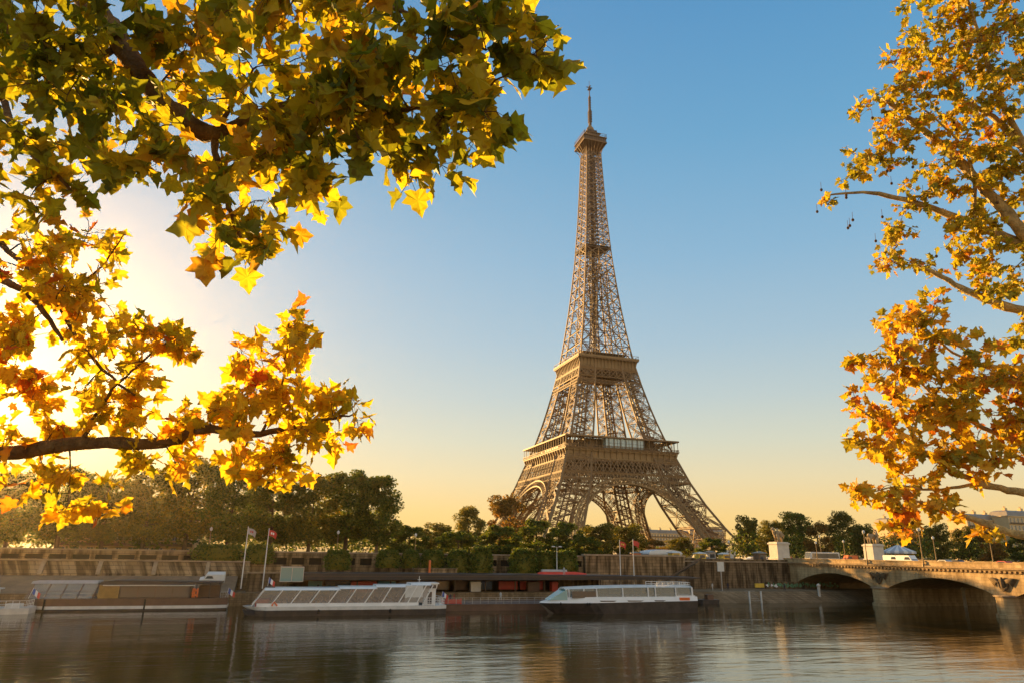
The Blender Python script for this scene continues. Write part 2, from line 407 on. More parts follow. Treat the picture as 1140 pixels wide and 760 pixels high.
L.new(n3.outputs[0], b3.inputs['Height']); L.new(b2.outputs[0], b3.inputs['Normal']); L.new(b3.outputs[0], pb.inputs['Normal'])
b = MB(); b.add([(-4000, YB(8), WZ), (4000, YB(8), WZ), (4000, Y161, WZ), (-4000, Y161, WZ)], [(0, 1, 2, 3)])
struct(b, 'water', wm)
# lower quay (paved) with sloped stone revetment on the bridge side
b = MB()
b.prism([(YB(147), -6.3), (Y161 - 0.002, -6.3), (Y161 - 0.002, -14), (YB(147), -14)], -900, -98, 'x')
b.prism([(YB(142.5), -9.4), (YB(147), -6.3), (Y161 - 0.002, -6.3), (Y161 - 0.002, -14), (YB(142.5), -14)], -98, 900, 'x')
struct(b, 'quay', M['cobble'])
# ramp road climbing the left part of the quay
b = MB(); b.prism([(YB(148.5), -6.29), (YB(158), -3.4), (YB(158), -6.9), (YB(148.5), -6.9)], -400, -188, 'x')
struct(b, 'quay_ramp_road', M['quay'])

# ---- walls of the far quay: real things with parts
wl1 = empty('quay_wall', (-290, YB(161), -6.3), 'long low quay wall with a row of dark square openings behind the moored barge', 'wall')
def wall_open(parent, x0, x1, ztop, zo0, zo1, zbot, ow, pw, yy, D=0.9):
    """gallery wall: solid band, piers and deep openings (one mesh)"""
    b = MB(); y0, y1 = yy - D, yy - 0.003
    ox, oy, oz = parent.location
    b.span(x0 - ox, x1 - ox, y0 - oy, y1 - oy, zo1 - oz, ztop - oz)
    b.span(x0 - ox, x1 - ox, y0 - oy, y1 - oy, zbot - oz, zo0 - oz)
    x = x0; k = 0
    while x < x1:
        xe = min(x + pw, x1)
        b.span(x - ox, xe - ox, y0 - oy + 0.01, y1 - oy, zo0 - oz, zo1 - oz); x += pw + ow
    o = b.build('wall', M['wall_pale'], parent)
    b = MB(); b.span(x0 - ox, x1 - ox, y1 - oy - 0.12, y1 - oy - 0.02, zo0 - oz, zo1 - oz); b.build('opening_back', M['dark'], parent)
    b = MB(); b.span(x0 - ox, x1 - ox, y0 - 0.18 - oy, y1 - oy, ztop - oz + 0.002, ztop + 0.28 - oz); b.build('coping', M['coping'], parent)
    return o
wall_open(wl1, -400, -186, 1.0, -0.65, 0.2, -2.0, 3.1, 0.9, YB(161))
b = MB()   # lower sloping wall with buttress ribs, in front
b.prism([(YB(157.2) - YB(161), 3.0), (YB(158.4) - YB(161), 5.3), (-0.9, 5.3), (-0.9, 0.0), (YB(157.2) - YB(161), 0.0)], -110, 104, 'x')
b.build('lower_wall', M['wall_pale'], wl1)
for k in range(22):
    b = MB(); x = -108 + k * 9.7
    b.prism([(YB(156.4) - YB(161), 2.9), (YB(158.1) - YB(161), 5.45), (YB(158.6) - YB(161), 5.45), (YB(157.4) - YB(161), 2.9)], x, x + 0.7, 'x')
    b.build('buttress', M['coping'], wl1)
b = MB(); b.span(-110, 104, YB(158.0) - YB(161), -0.9, 5.302, 5.55); b.build('ledge', M['coping'], wl1)
wl2 = empty('quay_wall', (-147, YB(161), -6.3), 'quay wall with square openings behind the clipped hedges', 'wall')
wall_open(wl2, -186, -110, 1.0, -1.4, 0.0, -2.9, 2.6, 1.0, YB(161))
b = MB(); b.span(-39, 37, YB(151.5) - YB(161), -0.9, 0, 3.4); b.build('terrace', M['wall'], wl2)
b = MB(); b.span(-39, 37, YB(151.3) - YB(161), YB(151.9) - YB(161), 3.402, 3.65); b.build('terrace_kerb', M['coping'], wl2)
wl3 = empty('quay_wall', (-96, YB(159), -6.3), 'tall stained stone quay wall right of the hedges, below the white tent', 'wall')
b = MB(); b.span(-14, 13.5, 0, 1.998, 0, 7.55); b.build('wall', M['wall_pale'], wl3)
b = MB(); b.span(-14.2, 13.7, -0.2, 1.998, 7.552, 7.95); b.build('coping', M['coping'], wl3)
for x in (-14, -3.5, 7):
    b = MB(); b.span(x, x + 1.0, -0.25, -0.003, 0, 7.4); b.build('buttress', M['wall_pale'], wl3)
b = MB()
b.prism([(4, 0), (18, 0), (18, 6.7), (16.5, 6.7)], -2.2, -0.3, 'y'); b.build('staircase', M['wall'], wl3)
b = MB(); b.beam((4, -2.3, 1.0), (17.2, -2.3, 7.6), 0.22, 0.35); b.build('stair_parapet', M['iron_dark_and_shade'], wl3)
wl4 = empty('quay_wall', (-66, YB(160.5), -6.3), 'grey brown retaining wall between the stairs and the bridge', 'wall')
b = MB(); b.span(-18.4, 18.6, 0, 0.498, 0, 6.4); b.build('wall', M['wall'], wl4)
b = MB(); b.span(-18.4, 18.6, -0.25, 0.498, 6.402, 6.7); b.build('coping', M['coping'], wl4)
b = MB(); b.span(-18.4, 18.6, 0.1, 0.45, 6.702, 7.2); b.build('parapet', M['wall'], wl4)
for k in range(8):
    b = MB(); x = -17 + k * 4.6; b.span(x, x + 0.8, -0.18, -0.003, 0, 6.3); b.build('pilaster', M['wall'], wl4)
wl5 = empty('quay_wall', (180, YB(160.5), -6.3), 'retaining wall of the far bank beyond the bridge, seen through its arches', 'wall')
b = MB(); b.span(-188, 300, 0, 0.498, 0, 6.4); b.build('wall', M['wall'], wl5)
b = MB(); b.span(-188, 300, -0.25, 0.498, 6.402, 7.3); b.build('coping', M['coping'], wl5)

# ------------------------------------------------------------------ bridge
BX0, BX1 = -49.4, -14.4
br = empty('stone_bridge', (BX0, YB(161), WZ), 'pale stone bridge of low segmental arches reaching the far bank on the right', 'bridge')
def B(x, D, z): return (x - BX0, D - 161.0, z - WZ)
TOPZ, CR, SP = 0.1, -2.0, -4.9
PC = [130.7 - 29.5 * k for k in range(4)]
spans = [(158.5 if k == 0 else PC[k - 1] - 1.5, PC[k] + 1.5 if k < 4 else PC[3] - 29.5) for k in range(5)]
def archz(D, a, c):
    m = (a + c) / 2; h = abs(a - c) / 2; rise = CR - SP
    Rr = (h * h + rise * rise) / (2 * rise)
    return CR - Rr + math.sqrt(max(0, Rr * Rr - (D - m) ** 2))
for x, nx in ((BX0, -1), (BX1, 1)):
    b = MB()
    for k, (a, c) in enumerate(spans):
        n = 28
        for i in range(n):
            d0 = a + (c - a) * i / n; d1 = a + (c - a) * (i + 1) / n
            z0, z1 = archz(d0, a, c), archz(d1, a, c)
            b.add([B(x, d0, z0), B(x, d1, z1), B(x, d1, TOPZ), B(x, d0, TOPZ)], [(0, 1, 2, 3)])
        if k == 0: b.add([B(x, 162, -16), B(x, a, -16), B(x, a, TOPZ), B(x, 162, TOPZ)], [(0, 1, 2, 3)])
        if k < 4:
            b.add([B(x, c, SP - 0.6), B(x, c - 3, SP - 0.6), B(x, c - 3, TOPZ), B(x, c, TOPZ)], [(0, 1, 2, 3)])
    b.build('spandrel_wall', M['bridge'], br)
for k, (a, c) in enumerate(spans):
    b = MB(); n = 28
    if k == 0: b.add([B(BX0, a, -16), B(BX1, a, -16), B(BX1, a, SP), B(BX0, a, SP)], [(0, 1, 2, 3)])
    for i in range(n):
        d0 = a + (c - a) * i / n; d1 = a + (c - a) * (i + 1) / n
        b.add([B(BX0, d0, archz(d0, a, c)), B(BX0, d1, archz(d1, a, c)), B(BX1, d1, archz(d1, a, c)), B(BX1, d0, archz(d0, a, c))], [(0, 1, 2, 3)])
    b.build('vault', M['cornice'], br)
for x, nx in ((BX0, -1), (BX1, 1)):      # voussoir ring set proud of the face
    for k, (a, c) in enumerate(spans):
        b = MB(); n = 34
        for i in range(n):
            t0, t1 = (i + 0.03) / n, (i + 0.97) / n
            d0 = a + (c - a) * t0; d1 = a + (c - a) * t1
            z0, z1 = archz(d0, a, c), archz(d1, a, c)
            xa, xb = sorted((x, x + nx * 0.07))
            vs = []
            for xx in (xa, xb):
                vs += [B(xx, d0, z0 - 0.004), B(xx, d1, z1 - 0.004), B(xx, d1, z1 + 0.85), B(xx, d0, z0 + 0.85)]
            b.add(vs, [(0, 1, 2, 3), (7, 6, 5, 4), (0, 4, 5, 1), (1, 5, 6, 2), (2, 6, 7, 3), (3, 7, 4, 0)])
        b.build('arch_ring', M['bridge'], br)
for k in range(4):                        # piers with rounded cutwaters
    Dc = PC[k]
    b = MB()
    pts = []
    for i in range(13):
        t = -math.pi / 2 + math.pi * i / 12
        pts.append((BX1 + 1.5 * math.cos(t), Dc + 1.9 * math.sin(t)))
    for i in range(13):
        t = math.pi / 2 + math.pi * i / 12
        pts.append((BX0 - 1.5 * abs(math.cos(t)), Dc + 1.9 * math.sin(t)))
    def ring(z, g): return [B((BX0 + BX1) / 2 + (p[0] - (BX0 + BX1) / 2) * (1 + g / 18.0), Dc + (p[1] - Dc) * (1 + g / 1.9), z) for p in pts]
    b.loft([ring(-16, 0.25), ring(-7.9, 0.25), ring(-7.85, 0), ring(SP + 0.05, 0)])
    pr = b.build('pier', M['bridge'], br)
    b = MB(); b.loft([ring(SP + 0.052, 0.2), ring(SP + 0.30, 0.28), ring(SP + 0.42, 0.0)]); b.build('pier_cap', M['coping'], pr)
    # carved emblem: wreath with spread wings
    b = MB(); xx = BX0 - 0.02; zc = -2.25
    def W(dy, dz, dx=0): return B(xx - dx * 0.8, Dc + dy * 0.8, zc + dz * 0.72)
    cir = [W(1.05 * math.cos(t), -0.35 + 1.15 * math.sin(t), 0.18) for t in [2 * math.pi * i / 20 for i in range(21)]]
    b.tube(cir, 0.24, 6)
    for sg in (-1, 1):
        for j in range(7):
            t = R(8 + j * 9)
            L0 = 3.1 - 0.22 * j
            b.tube([W(sg * 0.5, 0.45 - 0.12 * j, 0.2), W(sg * (0.6 + L0 * 0.55), 0.95 - 0.12 * j, 0.3), W(sg * (0.5 + L0), 0.95 - 0.33 * j, 0.12)], [0.2, 0.2, 0.07], 5)
    b.tube([W(0, 1.35, 0.3), W(0.1, 0.9, 0.35), W(0, 0.2, 0.35), W(0, -0.9, 0.3), W(0, -1.7, 0.15)], [0.16, 0.24, 0.42, 0.4, 0.15], 8)
    b.tube([W(-0.9, -1.5, 0.2), W(0, -2.0, 0.25), W(0.9, -1.5, 0.2)], [0.12, 0.22, 0.12], 6)
    b.build('carved_emblem', M['emblem'], br, smooth=True)
b = MB()
for x, nx in ((BX0, -1), (BX1, 1)):
    o1, o2 = sorted((x + nx * 0.75, x - nx * 0.5))
    b.span(o1 - BX0, o2 - BX0, -156.5, 1.2, TOPZ - WZ + 0.002, TOPZ + 0.38 - WZ)
    o1, o2 = sorted((x + nx * 0.45, x - nx * 0.02))
    b.span(o1 - BX0, o2 - BX0, -156.5, 1.2, TOPZ - WZ - 0.22, TOPZ - WZ - 0.001)
b.build('cornice', M['cornice'], br)
b = MB(); b.span(-0.208, 0.208, -0.225, 0.225, -0.2, 0.2); dm_ = b.mesh('dentil', M['cornice']); rest = MB()
for x, nx in ((BX0, -1), (BX1, 1)):
    for i in range(155):
        p = (x + nx * 0.212 - BX0, -i * 1.0 - 0.7, TOPZ - WZ - 0.424)
        if nx < 0 and i < 98:
            q = bpy.data.objects.new('dentil', dm_); col.objects.link(q); q.parent = br; q.location = p
        else: rest.span(p[0] - 0.208, p[0] + 0.208, p[1] - 0.225, p[1] + 0.225, p[2] - 0.2, p[2] + 0.2)
q = rest.build('dentils', M['cornice'], br); q['kind'] = 'stuff'

for x, nx in ((BX0, -1), (BX1, 1)):
    b = MB(); o1, o2 = sorted((x + nx * 0.3, x - nx * 0.15))
    b.span(o1 - BX0, o2 - BX0, -156.5, 1.2, TOPZ + 0.382 - WZ, TOPZ + 1.1 - WZ)
    o1, o2 = sorted((x + nx * 0.4, x - nx * 0.25))
    b.span(o1 - BX0, o2 - BX0, -156.5, 1.2, TOPZ + 1.102 - WZ, TOPZ + 1.27 - WZ)
    b.build('parapet', M['bridge'], br)
b = MB(); b.span(BX0 + 0.5, BX1 - 0.5, YB(4.5), YB(161.5), -0.4, 0.20); struct(b, 'bridge_pavement', M['pavement'])
b = MB(); b.span(BX0 + 5, BX1 - 5, YB(4.5), YB(161.5), 0.0, 0.204); struct(b, 'bridge_road', M['asphalt'])
b = MB()
for i in range(16): b.span((BX0 + BX1) / 2 - 0.08, (BX0 + BX1) / 2 + 0.08, YB(8 + i * 9.5), YB(11 + i * 9.5), 0.2, 0.209)
struct(b, 'bridge_lane_markings', M['offwhite'])
b = MB(); b.span(BX0 + 5, BX1 - 5, YB(161.6), YB(430), 0.0, 0.016); struct(b, 'avenue', M['asphalt'])

# ------------------------------------------------------------------ iron lattice tower
tw = empty('lattice_tower', (0, 0, 0), 'brown iron lattice tower rising above the trees on the far bank', 'tower')
OZ = [0, 10, 20, 30, 40, 50, 57, 70, 85, 100, 115, 130, 150, 170, 190, 215, 240, 262, 276]
OV = [62.0, 55.2, 49.3, 44.0, 39.6, 36.0, 33.4, 28.6, 24.6, 21.0, 17.9, 15.6, 13.0, 10.9, 9.2, 7.6, 6.4, 5.5, 5.0]
def O(z): return float(np.interp(z, OZ, OV))
WZs = [0, 20, 40, 57, 115, 150, 190]; WVs = [21.5, 18.6, 17.2, 14.5, 9.6, 8.6, 9.2]
def Wd(z): return float(np.interp(z, WZs, WVs))
def I(z): return max(0.0, O(z) - Wd(z))
def girder(b, p, q, sep, nrm, w=0.2, z=True):
    """lattice girder between p and q, two flanges sep apart in the plane of normal nrm with zigzag web"""
    p = np.array(p, float); q = np.array(q, float); d = q - p; Ln = np.linalg.norm(d); d /= Ln
    s = np.cross(d, nrm); s /= np.linalg.norm(s) + 1e-9; s *= sep / 2
    b.beam(p + s, q + s, w * 1.35, 0.16, nrm); b.beam(p - s, q - s, w * 1.35, 0.16, nrm)
    if z:
        n = max(2, int(Ln / (sep * 1.6)))
        for i in range(n):
            a = p + d * Ln * i / n + (s if i % 2 else -s); c = p + d * Ln * (i + 1) / n + (-s if i % 2 else s)
            b.beam(a, c, w * 0.8, 0.1, nrm)
def panelX(b, a0, a1, c0, c1, nrm, sep, w, horiz=True, sec=True):
    """X-braced panel: a0,a1 the bottom corners, c0,c1 the top corners"""
    girder(b, a0, c1, sep, nrm, w); girder(b, a1, c0, sep, nrm, w)
    if horiz: girder(b, c0, c1, sep, nrm, w)
    if sec:
        a0, a1, c0, c1 = map(lambda t: np.array(t, float), (a0, a1, c0, c1))
        m = (a0 + a1 + c0 + c1) / 4
        b.beam((a0 + c0) / 2, m, w * 0.8); b.beam((a1 + c1) / 2, m, w * 0.8)
        b.beam((a0 + a1) / 2, m, w * 0.7); b.beam((c0 + c1) / 2, m, w * 0.7)
def pillar(levels, sx, sy, chord, sep, w, name, inner=True, rails=True):
    def cs(z): return [np.array([sx * a, sy * c, z]) for a, c in ((O(z), O(z)), (O(z), I(z)), (I(z), I(z)), (I(z), O(z)))]
    nr = [np.array([sx, 0, 0.3]), np.array([0, -sy, 0.3]), np.array([-sx, 0, 0.3]), np.array([0, sy, 0.3])]
    b = MB()
    for z0, z1 in zip(levels[:-1], levels[1:]):
        A, C = cs(z0), cs(z1)
        for k in range(4): b.beam(A[k], C[k], chord, chord)
        for k in range(4):
            j = (k + 1) % 4
            panelX(b, A[k], A[j], C[k], C[j], nr[k], sep, w)
        if inner:
            b.beam(C[0], C[2], w * 1.3); b.beam(C[1], C[3], w * 1.3)
            b.beam(A[0], C[2], w); b.beam(A[2], C[0], w)
    b.build(name, M['iron'], tw); b = MB()
    if rails:        # lift rails and stairs climbing inside the pillar
        for off in (0.42, 0.58):
            z0, z1 = levels[0], levels[-1]
            n = len(levels) * 2
            pr = None
            for i in range(n + 1):
                z = z0 + (z1 - z0) * i / n; r = I(z) + (O(z) - I(z)) * off; r2 = I(z) + (O(z) - I(z)) * 0.5
                p = np.array([sx * r, sy * r2, z])
                if pr is not None: b.beam(pr, p, 0.55, 0.9)
                pr = p
        z = levels[0]; side = 1
        while z < levels[-1] - 3:
            r = (I(z) + O(z)) / 2; r2 = (I(z + 3) + O(z + 3)) / 2; h = Wd(z) * 0.32
            b.beam((sx * (r - side * h), sy * (r + h * 0.6), z), (sx * (r2 + side * h), sy * (r2 + h * 0.6), z + 3), 0.35, 0.8)
            z += 3; side = -side
    b.build('stairs_and_lift_rails', M['iron_dark_and_shade'], tw)
L1 = [3.5, 15.5, 28.0, 40.3, 51.5, 57.0]
L2 = [57.6, 67, 76.5, 85.5, 94, 101.4, 108.6, 115]
for sx in (-1, 1):
    for sy in (-1, 1):
        pillar(L1, sx, sy, 1.15, 1.0, 0.26, 'leg', inner=False)
        pillar(L2, sx, sy, 0.9, 0.9, 0.22, 'pillar')
for sx in (-1, 1):
    for sy in (-1, 1):
        for a in (O(0) - 2.5, I(0) + 2.5):
            for c in (O(0) - 2.5, I(0) + 2.5):
                b = MB(); b.loft([[(sx * a + i * 4.6, sy * c + j * 4.6, 0) for i, j in ((-1, -1), (1, -1), (1, 1), (-1, 1))], [(sx * a + i * 2.3, sy * c + j * 2.3, 4.2) for i, j in ((-1, -1), (1, -1), (1, 1), (-1, 1))]])
                b.build('footing', M['pedestal'], tw)
def rot4(b0, k):
    """copy of builder b0 turned k quarter turns"""
    c = MB(); co, si = [(1, 0), (0, 1), (-1, 0), (0, -1)][k]
    c.v = [(x * co - y * si, x * si + y * co, z) for x, y, z in b0.v]; c.f = list(b0.f); c.n = b0.n; return c
# decorative arch in the plane of each side (built for the side at -Y)
def arch():
    b = MB(); cz, Ro, Ri = 1.2, 40.4, 37.2; n = 46
    def pt(Rr, t, dy=0.0):
        z = cz + Rr * math.sin(t); return (Rr * math.cos(t), -O(max(0, z)) - 0.35 + dy, z)
    for i in range(n):
        t0 = R(5) + (math.pi - R(10)) * i / n; t1 = R(5) + (math.pi - R(10)) * (i + 1) / n
        for dy in (0.0, 4.2):
            b.beam(pt(Ro, t0, dy), pt(Ro, t1, dy), 0.55, 0.7); b.beam(pt(Ri, t0, dy), pt(Ri, t1, dy), 0.55, 0.7)
            b.beam(pt(Ri, t0, dy), pt(Ro, t1, dy), 0.24); b.beam(pt(Ro, t0, dy), pt(Ri, t1, dy), 0.24)
            b.beam(pt(Ri, t0, dy), pt(Ro, t0, dy), 0.26)
        b.beam(pt(Ri, t0, 0), pt(Ri, t1, 4.2), 0.25); b.beam(pt(Ri, t0, 4.2), pt(Ri, t1, 0), 0.25); b.beam(pt(Ri, t0, 0), pt(Ri, t0, 4.2), 0.25)
    return b
def spandrel():
    b = MB(); cz, Ro = 1.2, 40.4; top = 43.9
    t = R(32)
    while t < R(148.1):
        z = cz + Ro * math.sin(t); x = Ro * math.cos(t)
        L = min(6.5, (top - z) / max(0.2, math.sin(t)))
        if L > 0.4:
            z2 = z + L * math.sin(t); x2 = x + L * math.cos(t)
            if abs(x2) < O(z2) - 1:
                b.beam((x, -O(z) - 0.3, z), (x2, -O(z2) - 0.3, z2), 0.3)
                # small round-headed loop between neighbouring radials
                ts = t + R(1.45)
                if L > 1.6:
                    p0 = (x2, -O(z2) - 0.3, z2); Lq = min(L + 0.6, (top - z) / max(0.2, math.sin(ts)) )
                    z3 = cz + (Ro + Lq) * math.sin(ts); x3 = (Ro + Lq) * math.cos(ts)
                    te = t + R(2.9); z4 = cz + (Ro + L) * math.sin(te); x4 = (Ro + L) * math.cos(te)
                    b.beam(p0, (x3, -O(z3) - 0.3, z3), 0.26); b.beam((x3, -O(z3) - 0.3, z3), (x4, -O(z4) - 0.3, z4), 0.26)
        t += R(2.9)
    for k in range(-13, 14):                  # hangers to the truss above
        x = k * 2.6; zz = cz + math.sqrt(max(0, Ro * Ro - x * x))
        if top - zz > 6: b.beam((x, -O(zz + 6) - 0.3, zz + 6), (x, -O(top) - 0.3, top), 0.25)
    return b
def lattice_band(z0, z1, n, w, chord, dy=0.25, double=True, hw=None):
    b = MB(); h0 = hw or O(z0); h1 = hw or O(z1)
    def pt(u, z):
        h = h0 + (h1 - h0) * (z - z0) / (z1 - z0); return (h * (2 * u - 1), -(h + dy), z)
    b.beam(pt(0, z0), pt(1, z0), chord, 0.3, (0, 1, 0.3)); b.beam(pt(0, z1), pt(1, z1), chord, 0.3, (0, 1, 0.3))
    for i in range(n):
        u0, u1 = i / n, (i + 1) / n
        pl = lambda p, q, ww: b.beam(p, q, ww * 1.25, 0.12, (0, 1, 0.3))
        pl(pt(u0, z0), pt(u1, z1), w); pl(pt(u1, z0), pt(u0, z1), w)
        if double:
            um = (u0 + u1) / 2; zm = (z0 + z1) / 2
            pl(pt(u0, zm), pt(um, z1), w * 0.8); pl(pt(um, z1), pt(u1, zm), w * 0.8)
            pl(pt(u0, zm), pt(um, z0), w * 0.8); pl(pt(um, z0), pt(u1, zm), w * 0.8)
        pl(pt(u0, z0), pt(u0, z1), w)
    return b
def merge(*bs):
    c = MB()
    for q in bs: c.add(q.v, q.f)
    return c
A0, S0 = arch(), spandrel()
T0 = merge(lattice_band(44.2, 51.6, 16, 0.34, 0.8), lattice_band(40.3, 43.6, 26, 0.24, 0.6, double=False))
inn = lattice_band(44.2, 51.6, 12, 0.34, 0.8, dy=0, hw=20.0)   # inner ring of the first floor
D0 = merge(lattice_band(103.6, 108.6, 8, 0.3, 0.55), lattice_band(99.2, 101.4, 16, 0.2, 0.42, double=False), lattice_band(108.9, 109.4, 4, 0.3, 0.45))
for k in range(4):
    rot4(A0, k).build('decorative_arch', M['iron_light'], tw)
    rot4(S0, k).build('spandrel_lattice', M['iron_light'], tw)
    rot4(T0, k).build('lattice_girder', M['iron'], tw)
    rot4(inn, k).build('inner_girder', M['iron_dark_and_shade'], tw)
    rot4(D0, k).build('upper_lattice_girder', M['iron'], tw)
def ringslab(b, hw, hi, z0, z1):
    b.span(-hw, hw, -hw, -hi, z0, z1); b.span(-hw, hw, hi, hw, z0, z1)
    b.span(-hw, -hi, -hi, hi, z0, z1); b.span(hi, hw, -hi, hi, z0, z1)
# first platform
p1 = MB(); ringslab(p1, 35.6, 13.0, 57.2, 57.9); ringslab(p1, 36.0, 34.6, 57.902, 58.2)
P1 = p1.build('first_platform', M['iron'], tw)
fr = MB()
ringslab(fr, 34.2, 33.7, 52.6, 57.2); ringslab(fr, 34.7, 33.5, 51.7, 52.6); ringslab(fr, 35.0, 33.6, 56.3, 57.2)
fr.build('frieze', M['iron_light'], P1)
cb0 = MB()
for i in range(19):
    x = -33.9 + 67.8 * i / 18
    cb0.prism([(-34.2, 52.6), (-34.7, 52.7), (-35.0, 55.0), (-35.7, 56.6), (-35.7, 57.2), (-34.2, 57.2)], x - 0.28, x + 0.28, 'x')
rl = MB()
for i in range(46):
    x = -35.5 + 71 * i / 45; rl.beam((x, -35.7, 58.2), (x, -35.7, 59.4), 0.14)
rl.beam((-35.7, -35.7, 59.4), (35.7, -35.7, 59.4), 0.25); rl.beam((-35.7, -35.7, 58.8), (35.7, -35.7, 58.8), 0.12)
ps = MB(); ps2 = MB()
for i in range(20):
    x = -35.2 + 70.4 * i / 19; ps.beam((x, -35.3, 58.2), (x, -35.3, 64.3), 0.22)
    ps2.beam((x, -31.0, 58.2), (x, -31.0, 64.3), 0.2)
for k in range(4):
    for q in range(0, len(cb0.v), 12):
        c1_ = MB(); c1_.v = cb0.v[q:q + 12]; c1_.f = [tuple(i - q for i in f) for f in cb0.f[q // 12 * 8:q // 12 * 8 + 8]]; c1_.n = 12
        rot4(c1_, k).build('corbel', M['iron_light'], P1)
    rot4(rl, k).build('railing', M['iron'], P1)
    for q in range(0, len(ps.v), 8):
        c1_ = MB(); c1_.v = ps.v[q:q + 8]; c1_.f = [tuple(i - q for i in f) for f in ps.f[q // 8 * 6:q // 8 * 6 + 6]]; c1_.n = 8
        rot4(c1_, k).build('gallery_post', M['iron'], P1)
    q = rot4(ps2, k).build('inner_posts', M['iron'], P1); q['kind'] = 'stuff'
rf = MB(); ringslab(rf, 35.9, 29.8, 64.3, 64.75); ringslab(rf, 36.0, 35.5, 63.9, 64.298); rf.build('gallery_roof', M['iron'], P1)
pv = MB()
for k, (x0, x1) in enumerate(((-22, 22),)):
    for q in range(4):
        t = MB(); t.span(x0, x1, -30.2, -20.5, 57.92, 63.6); t.span(x0 - 0.3, x1 + 0.3, -30.6, -20.3, 63.602, 64.0); c = rot4(t, q); pv.add(c.v, c.f)
pv.build('pavilion_block', M['iron_dark_and_shade'], P1)
g = MB(); g.span(-11.0, 13.5, -35.05, -31.5, 58.5, 63.8); G1 = g.build('glass_pavilion', M['tower_glass'], P1)
g = MB()
for i in range(11): g.beam((-11 + 2.45 * i, -35.1, 58.4), (-11 + 2.45 * i, -35.1, 63.9), 0.16)
g.beam((-11, -35.1, 61.2), (13.5, -35.1, 61.2), 0.12); g.build('glazing_bars', M['iron_dark_and_shade'], G1)
# second platform
p2 = MB(); ringslab(p2, 20.3, 6.0, 115.2, 115.8)
P2 = p2.build('second_platform', M['iron'], tw)
fr = MB(); ringslab(fr, 18.7, 18.3, 109.4, 115.2); ringslab(fr, 20.5, 20.0, 115.802, 117.0); fr.build('frieze', M['iron_light'], P2)
cb2 = MB()
for i in range(17):
    x = -18.4 + 36.8 * i / 16
    cb2.prism([(-18.7, 109.6), (-18.95, 109.6), (-19.1, 112.0), (-19.6, 113.9), (-20.3, 115.2), (-18.7, 115.2)], x - 0.2, x + 0.2, 'x')
rl2 = MB()
for i in range(24):
    x = -20.2 + 40.4 * i / 23; rl2.beam((x, -20.25, 117.0), (x, -20.25, 118.6), 0.12)
rl2.beam((-20.2, -20.25, 118.6), (20.2, -20.25, 118.6), 0.16)
for k in range(4):
    for q in range(0, len(cb2.v), 12):
        c1_ = MB(); c1_.v = cb2.v[q:q + 12]; c1_.f = [tuple(i - q for i in f) for f in cb2.f[q // 12 * 8:q // 12 * 8 + 8]]; c1_.n = 12
        rot4(c1_, k).build('corbel', M['iron_light'], P2)
    rot4(rl2, k).build('railing', M['iron'], P2)
kk = MB()
for x, y, sx, sy, h in ((-10, -10, 7, 5, 3.2), (9, -11, 8, 5, 3.6), (10, 9, 6, 6, 3.2), (-9, 10, 7, 6, 3.4), (0, -9, 6, 4, 5.2)): kk.span(x - sx / 2, x + sx / 2, y - sy / 2, y + sy / 2, 115.82, 115.8 + h)
kk.build('kiosk_block', M['iron_dark_and_shade'], P2)
up = MB(); ringslab(up, 15.0, 5.0, 120.2, 120.6)
for i in range(16):
    for q in range(4):
        t = MB(); x = -14.8 + 29.6 * i / 15; t.beam((x, -14.9, 120.6), (x, -14.9, 122.0), 0.12); t.beam((x, -14.5, 115.8), (x, -14.5, 120.2), 0.16); c = rot4(t, q); up.add(c.v, c.f)
ringslab(up, 15.0, 14.85, 121.95, 122.1); up.build('upper_gallery', M['iron'], P2)
# spire
lv = [115.8]
h = 9.6
while lv[-1] < 268: lv.append(min(270.0, lv[-1] + h)); h = max(4.6, h * 0.955)
for sx in (-1, 1):
    for sy in (-1, 1):
        b = MB()
        for z0, z1 in zip(lv[:-1], lv[1:]):
            def cs(z): return [np.array([sx * a, sy * c, z]) for a, c in ((O(z), O(z)), (O(z), I(z)), (I(z), I(z)), (I(z), O(z)))]
            A, C = cs(z0), cs(z1); q = 0.75 if z0 < 180 else 0.6
            b.beam(A[0], C[0], q); b.beam(A[1], C[1], q * 0.75); b.beam(A[3], C[3], q * 0.75)
            if I(z0) > 0.5: b.beam(A[2], C[2], q * 0.6)
            for k, j in ((0, 1), (3, 0)):
                nn = (1, 0, 0) if k == 0 else (0, 1, 0); b.beam(A[k], C[j], 0.56, 0.14, nn); b.beam(A[j], C[k], 0.56, 0.14, nn); b.beam(C[k], C[j], 0.45, 0.14, nn)
                m = (A[k] + A[j] + C[k] + C[j]) / 4
                b.beam((A[k] + C[k]) / 2, m, 0.22); b.beam((A[j] + C[j]) / 2, m, 0.22)
            if I(z0) > 1.0:
                for k, j in ((1, 2), (2, 3)): b.beam(A[k], C[j], 0.28); b.beam(A[j], C[k], 0.28); b.beam(C[k], C[j], 0.3)
        b.build('spire_corner', M['iron'], tw)
b = MB()
for z0, z1 in zip(lv[:-1], lv[1:]):
    o, i0 = O(z1), I(z1)
    for k in range(4):
        t = MB()
        t.beam((-o, -o, z1), (o, -o, z1), 0.36)
        if i0 > 0.8:
            t.beam((-i0, -O(z1), z1), (i0, -O(z1), z1), 0.4)
            t.beam((-I(z0), -O(z0), z0), (0, -O(z1), z1), 0.22); t.beam((I(z0), -O(z0), z0), (0, -O(z1), z1), 0.22)
        c = rot4(t, k); b.add(c.v, c.f)
    b.beam((-o, -o, z1), (o, o, z1), 0.28); b.beam((o, -o, z1), (-o, o, z1), 0.28)
b.build('spire_bracing', M['iron_dark_and_shade'], tw)
b = MB(); z = 116.0         # lift shaft and stair in the middle
cw = 1.9
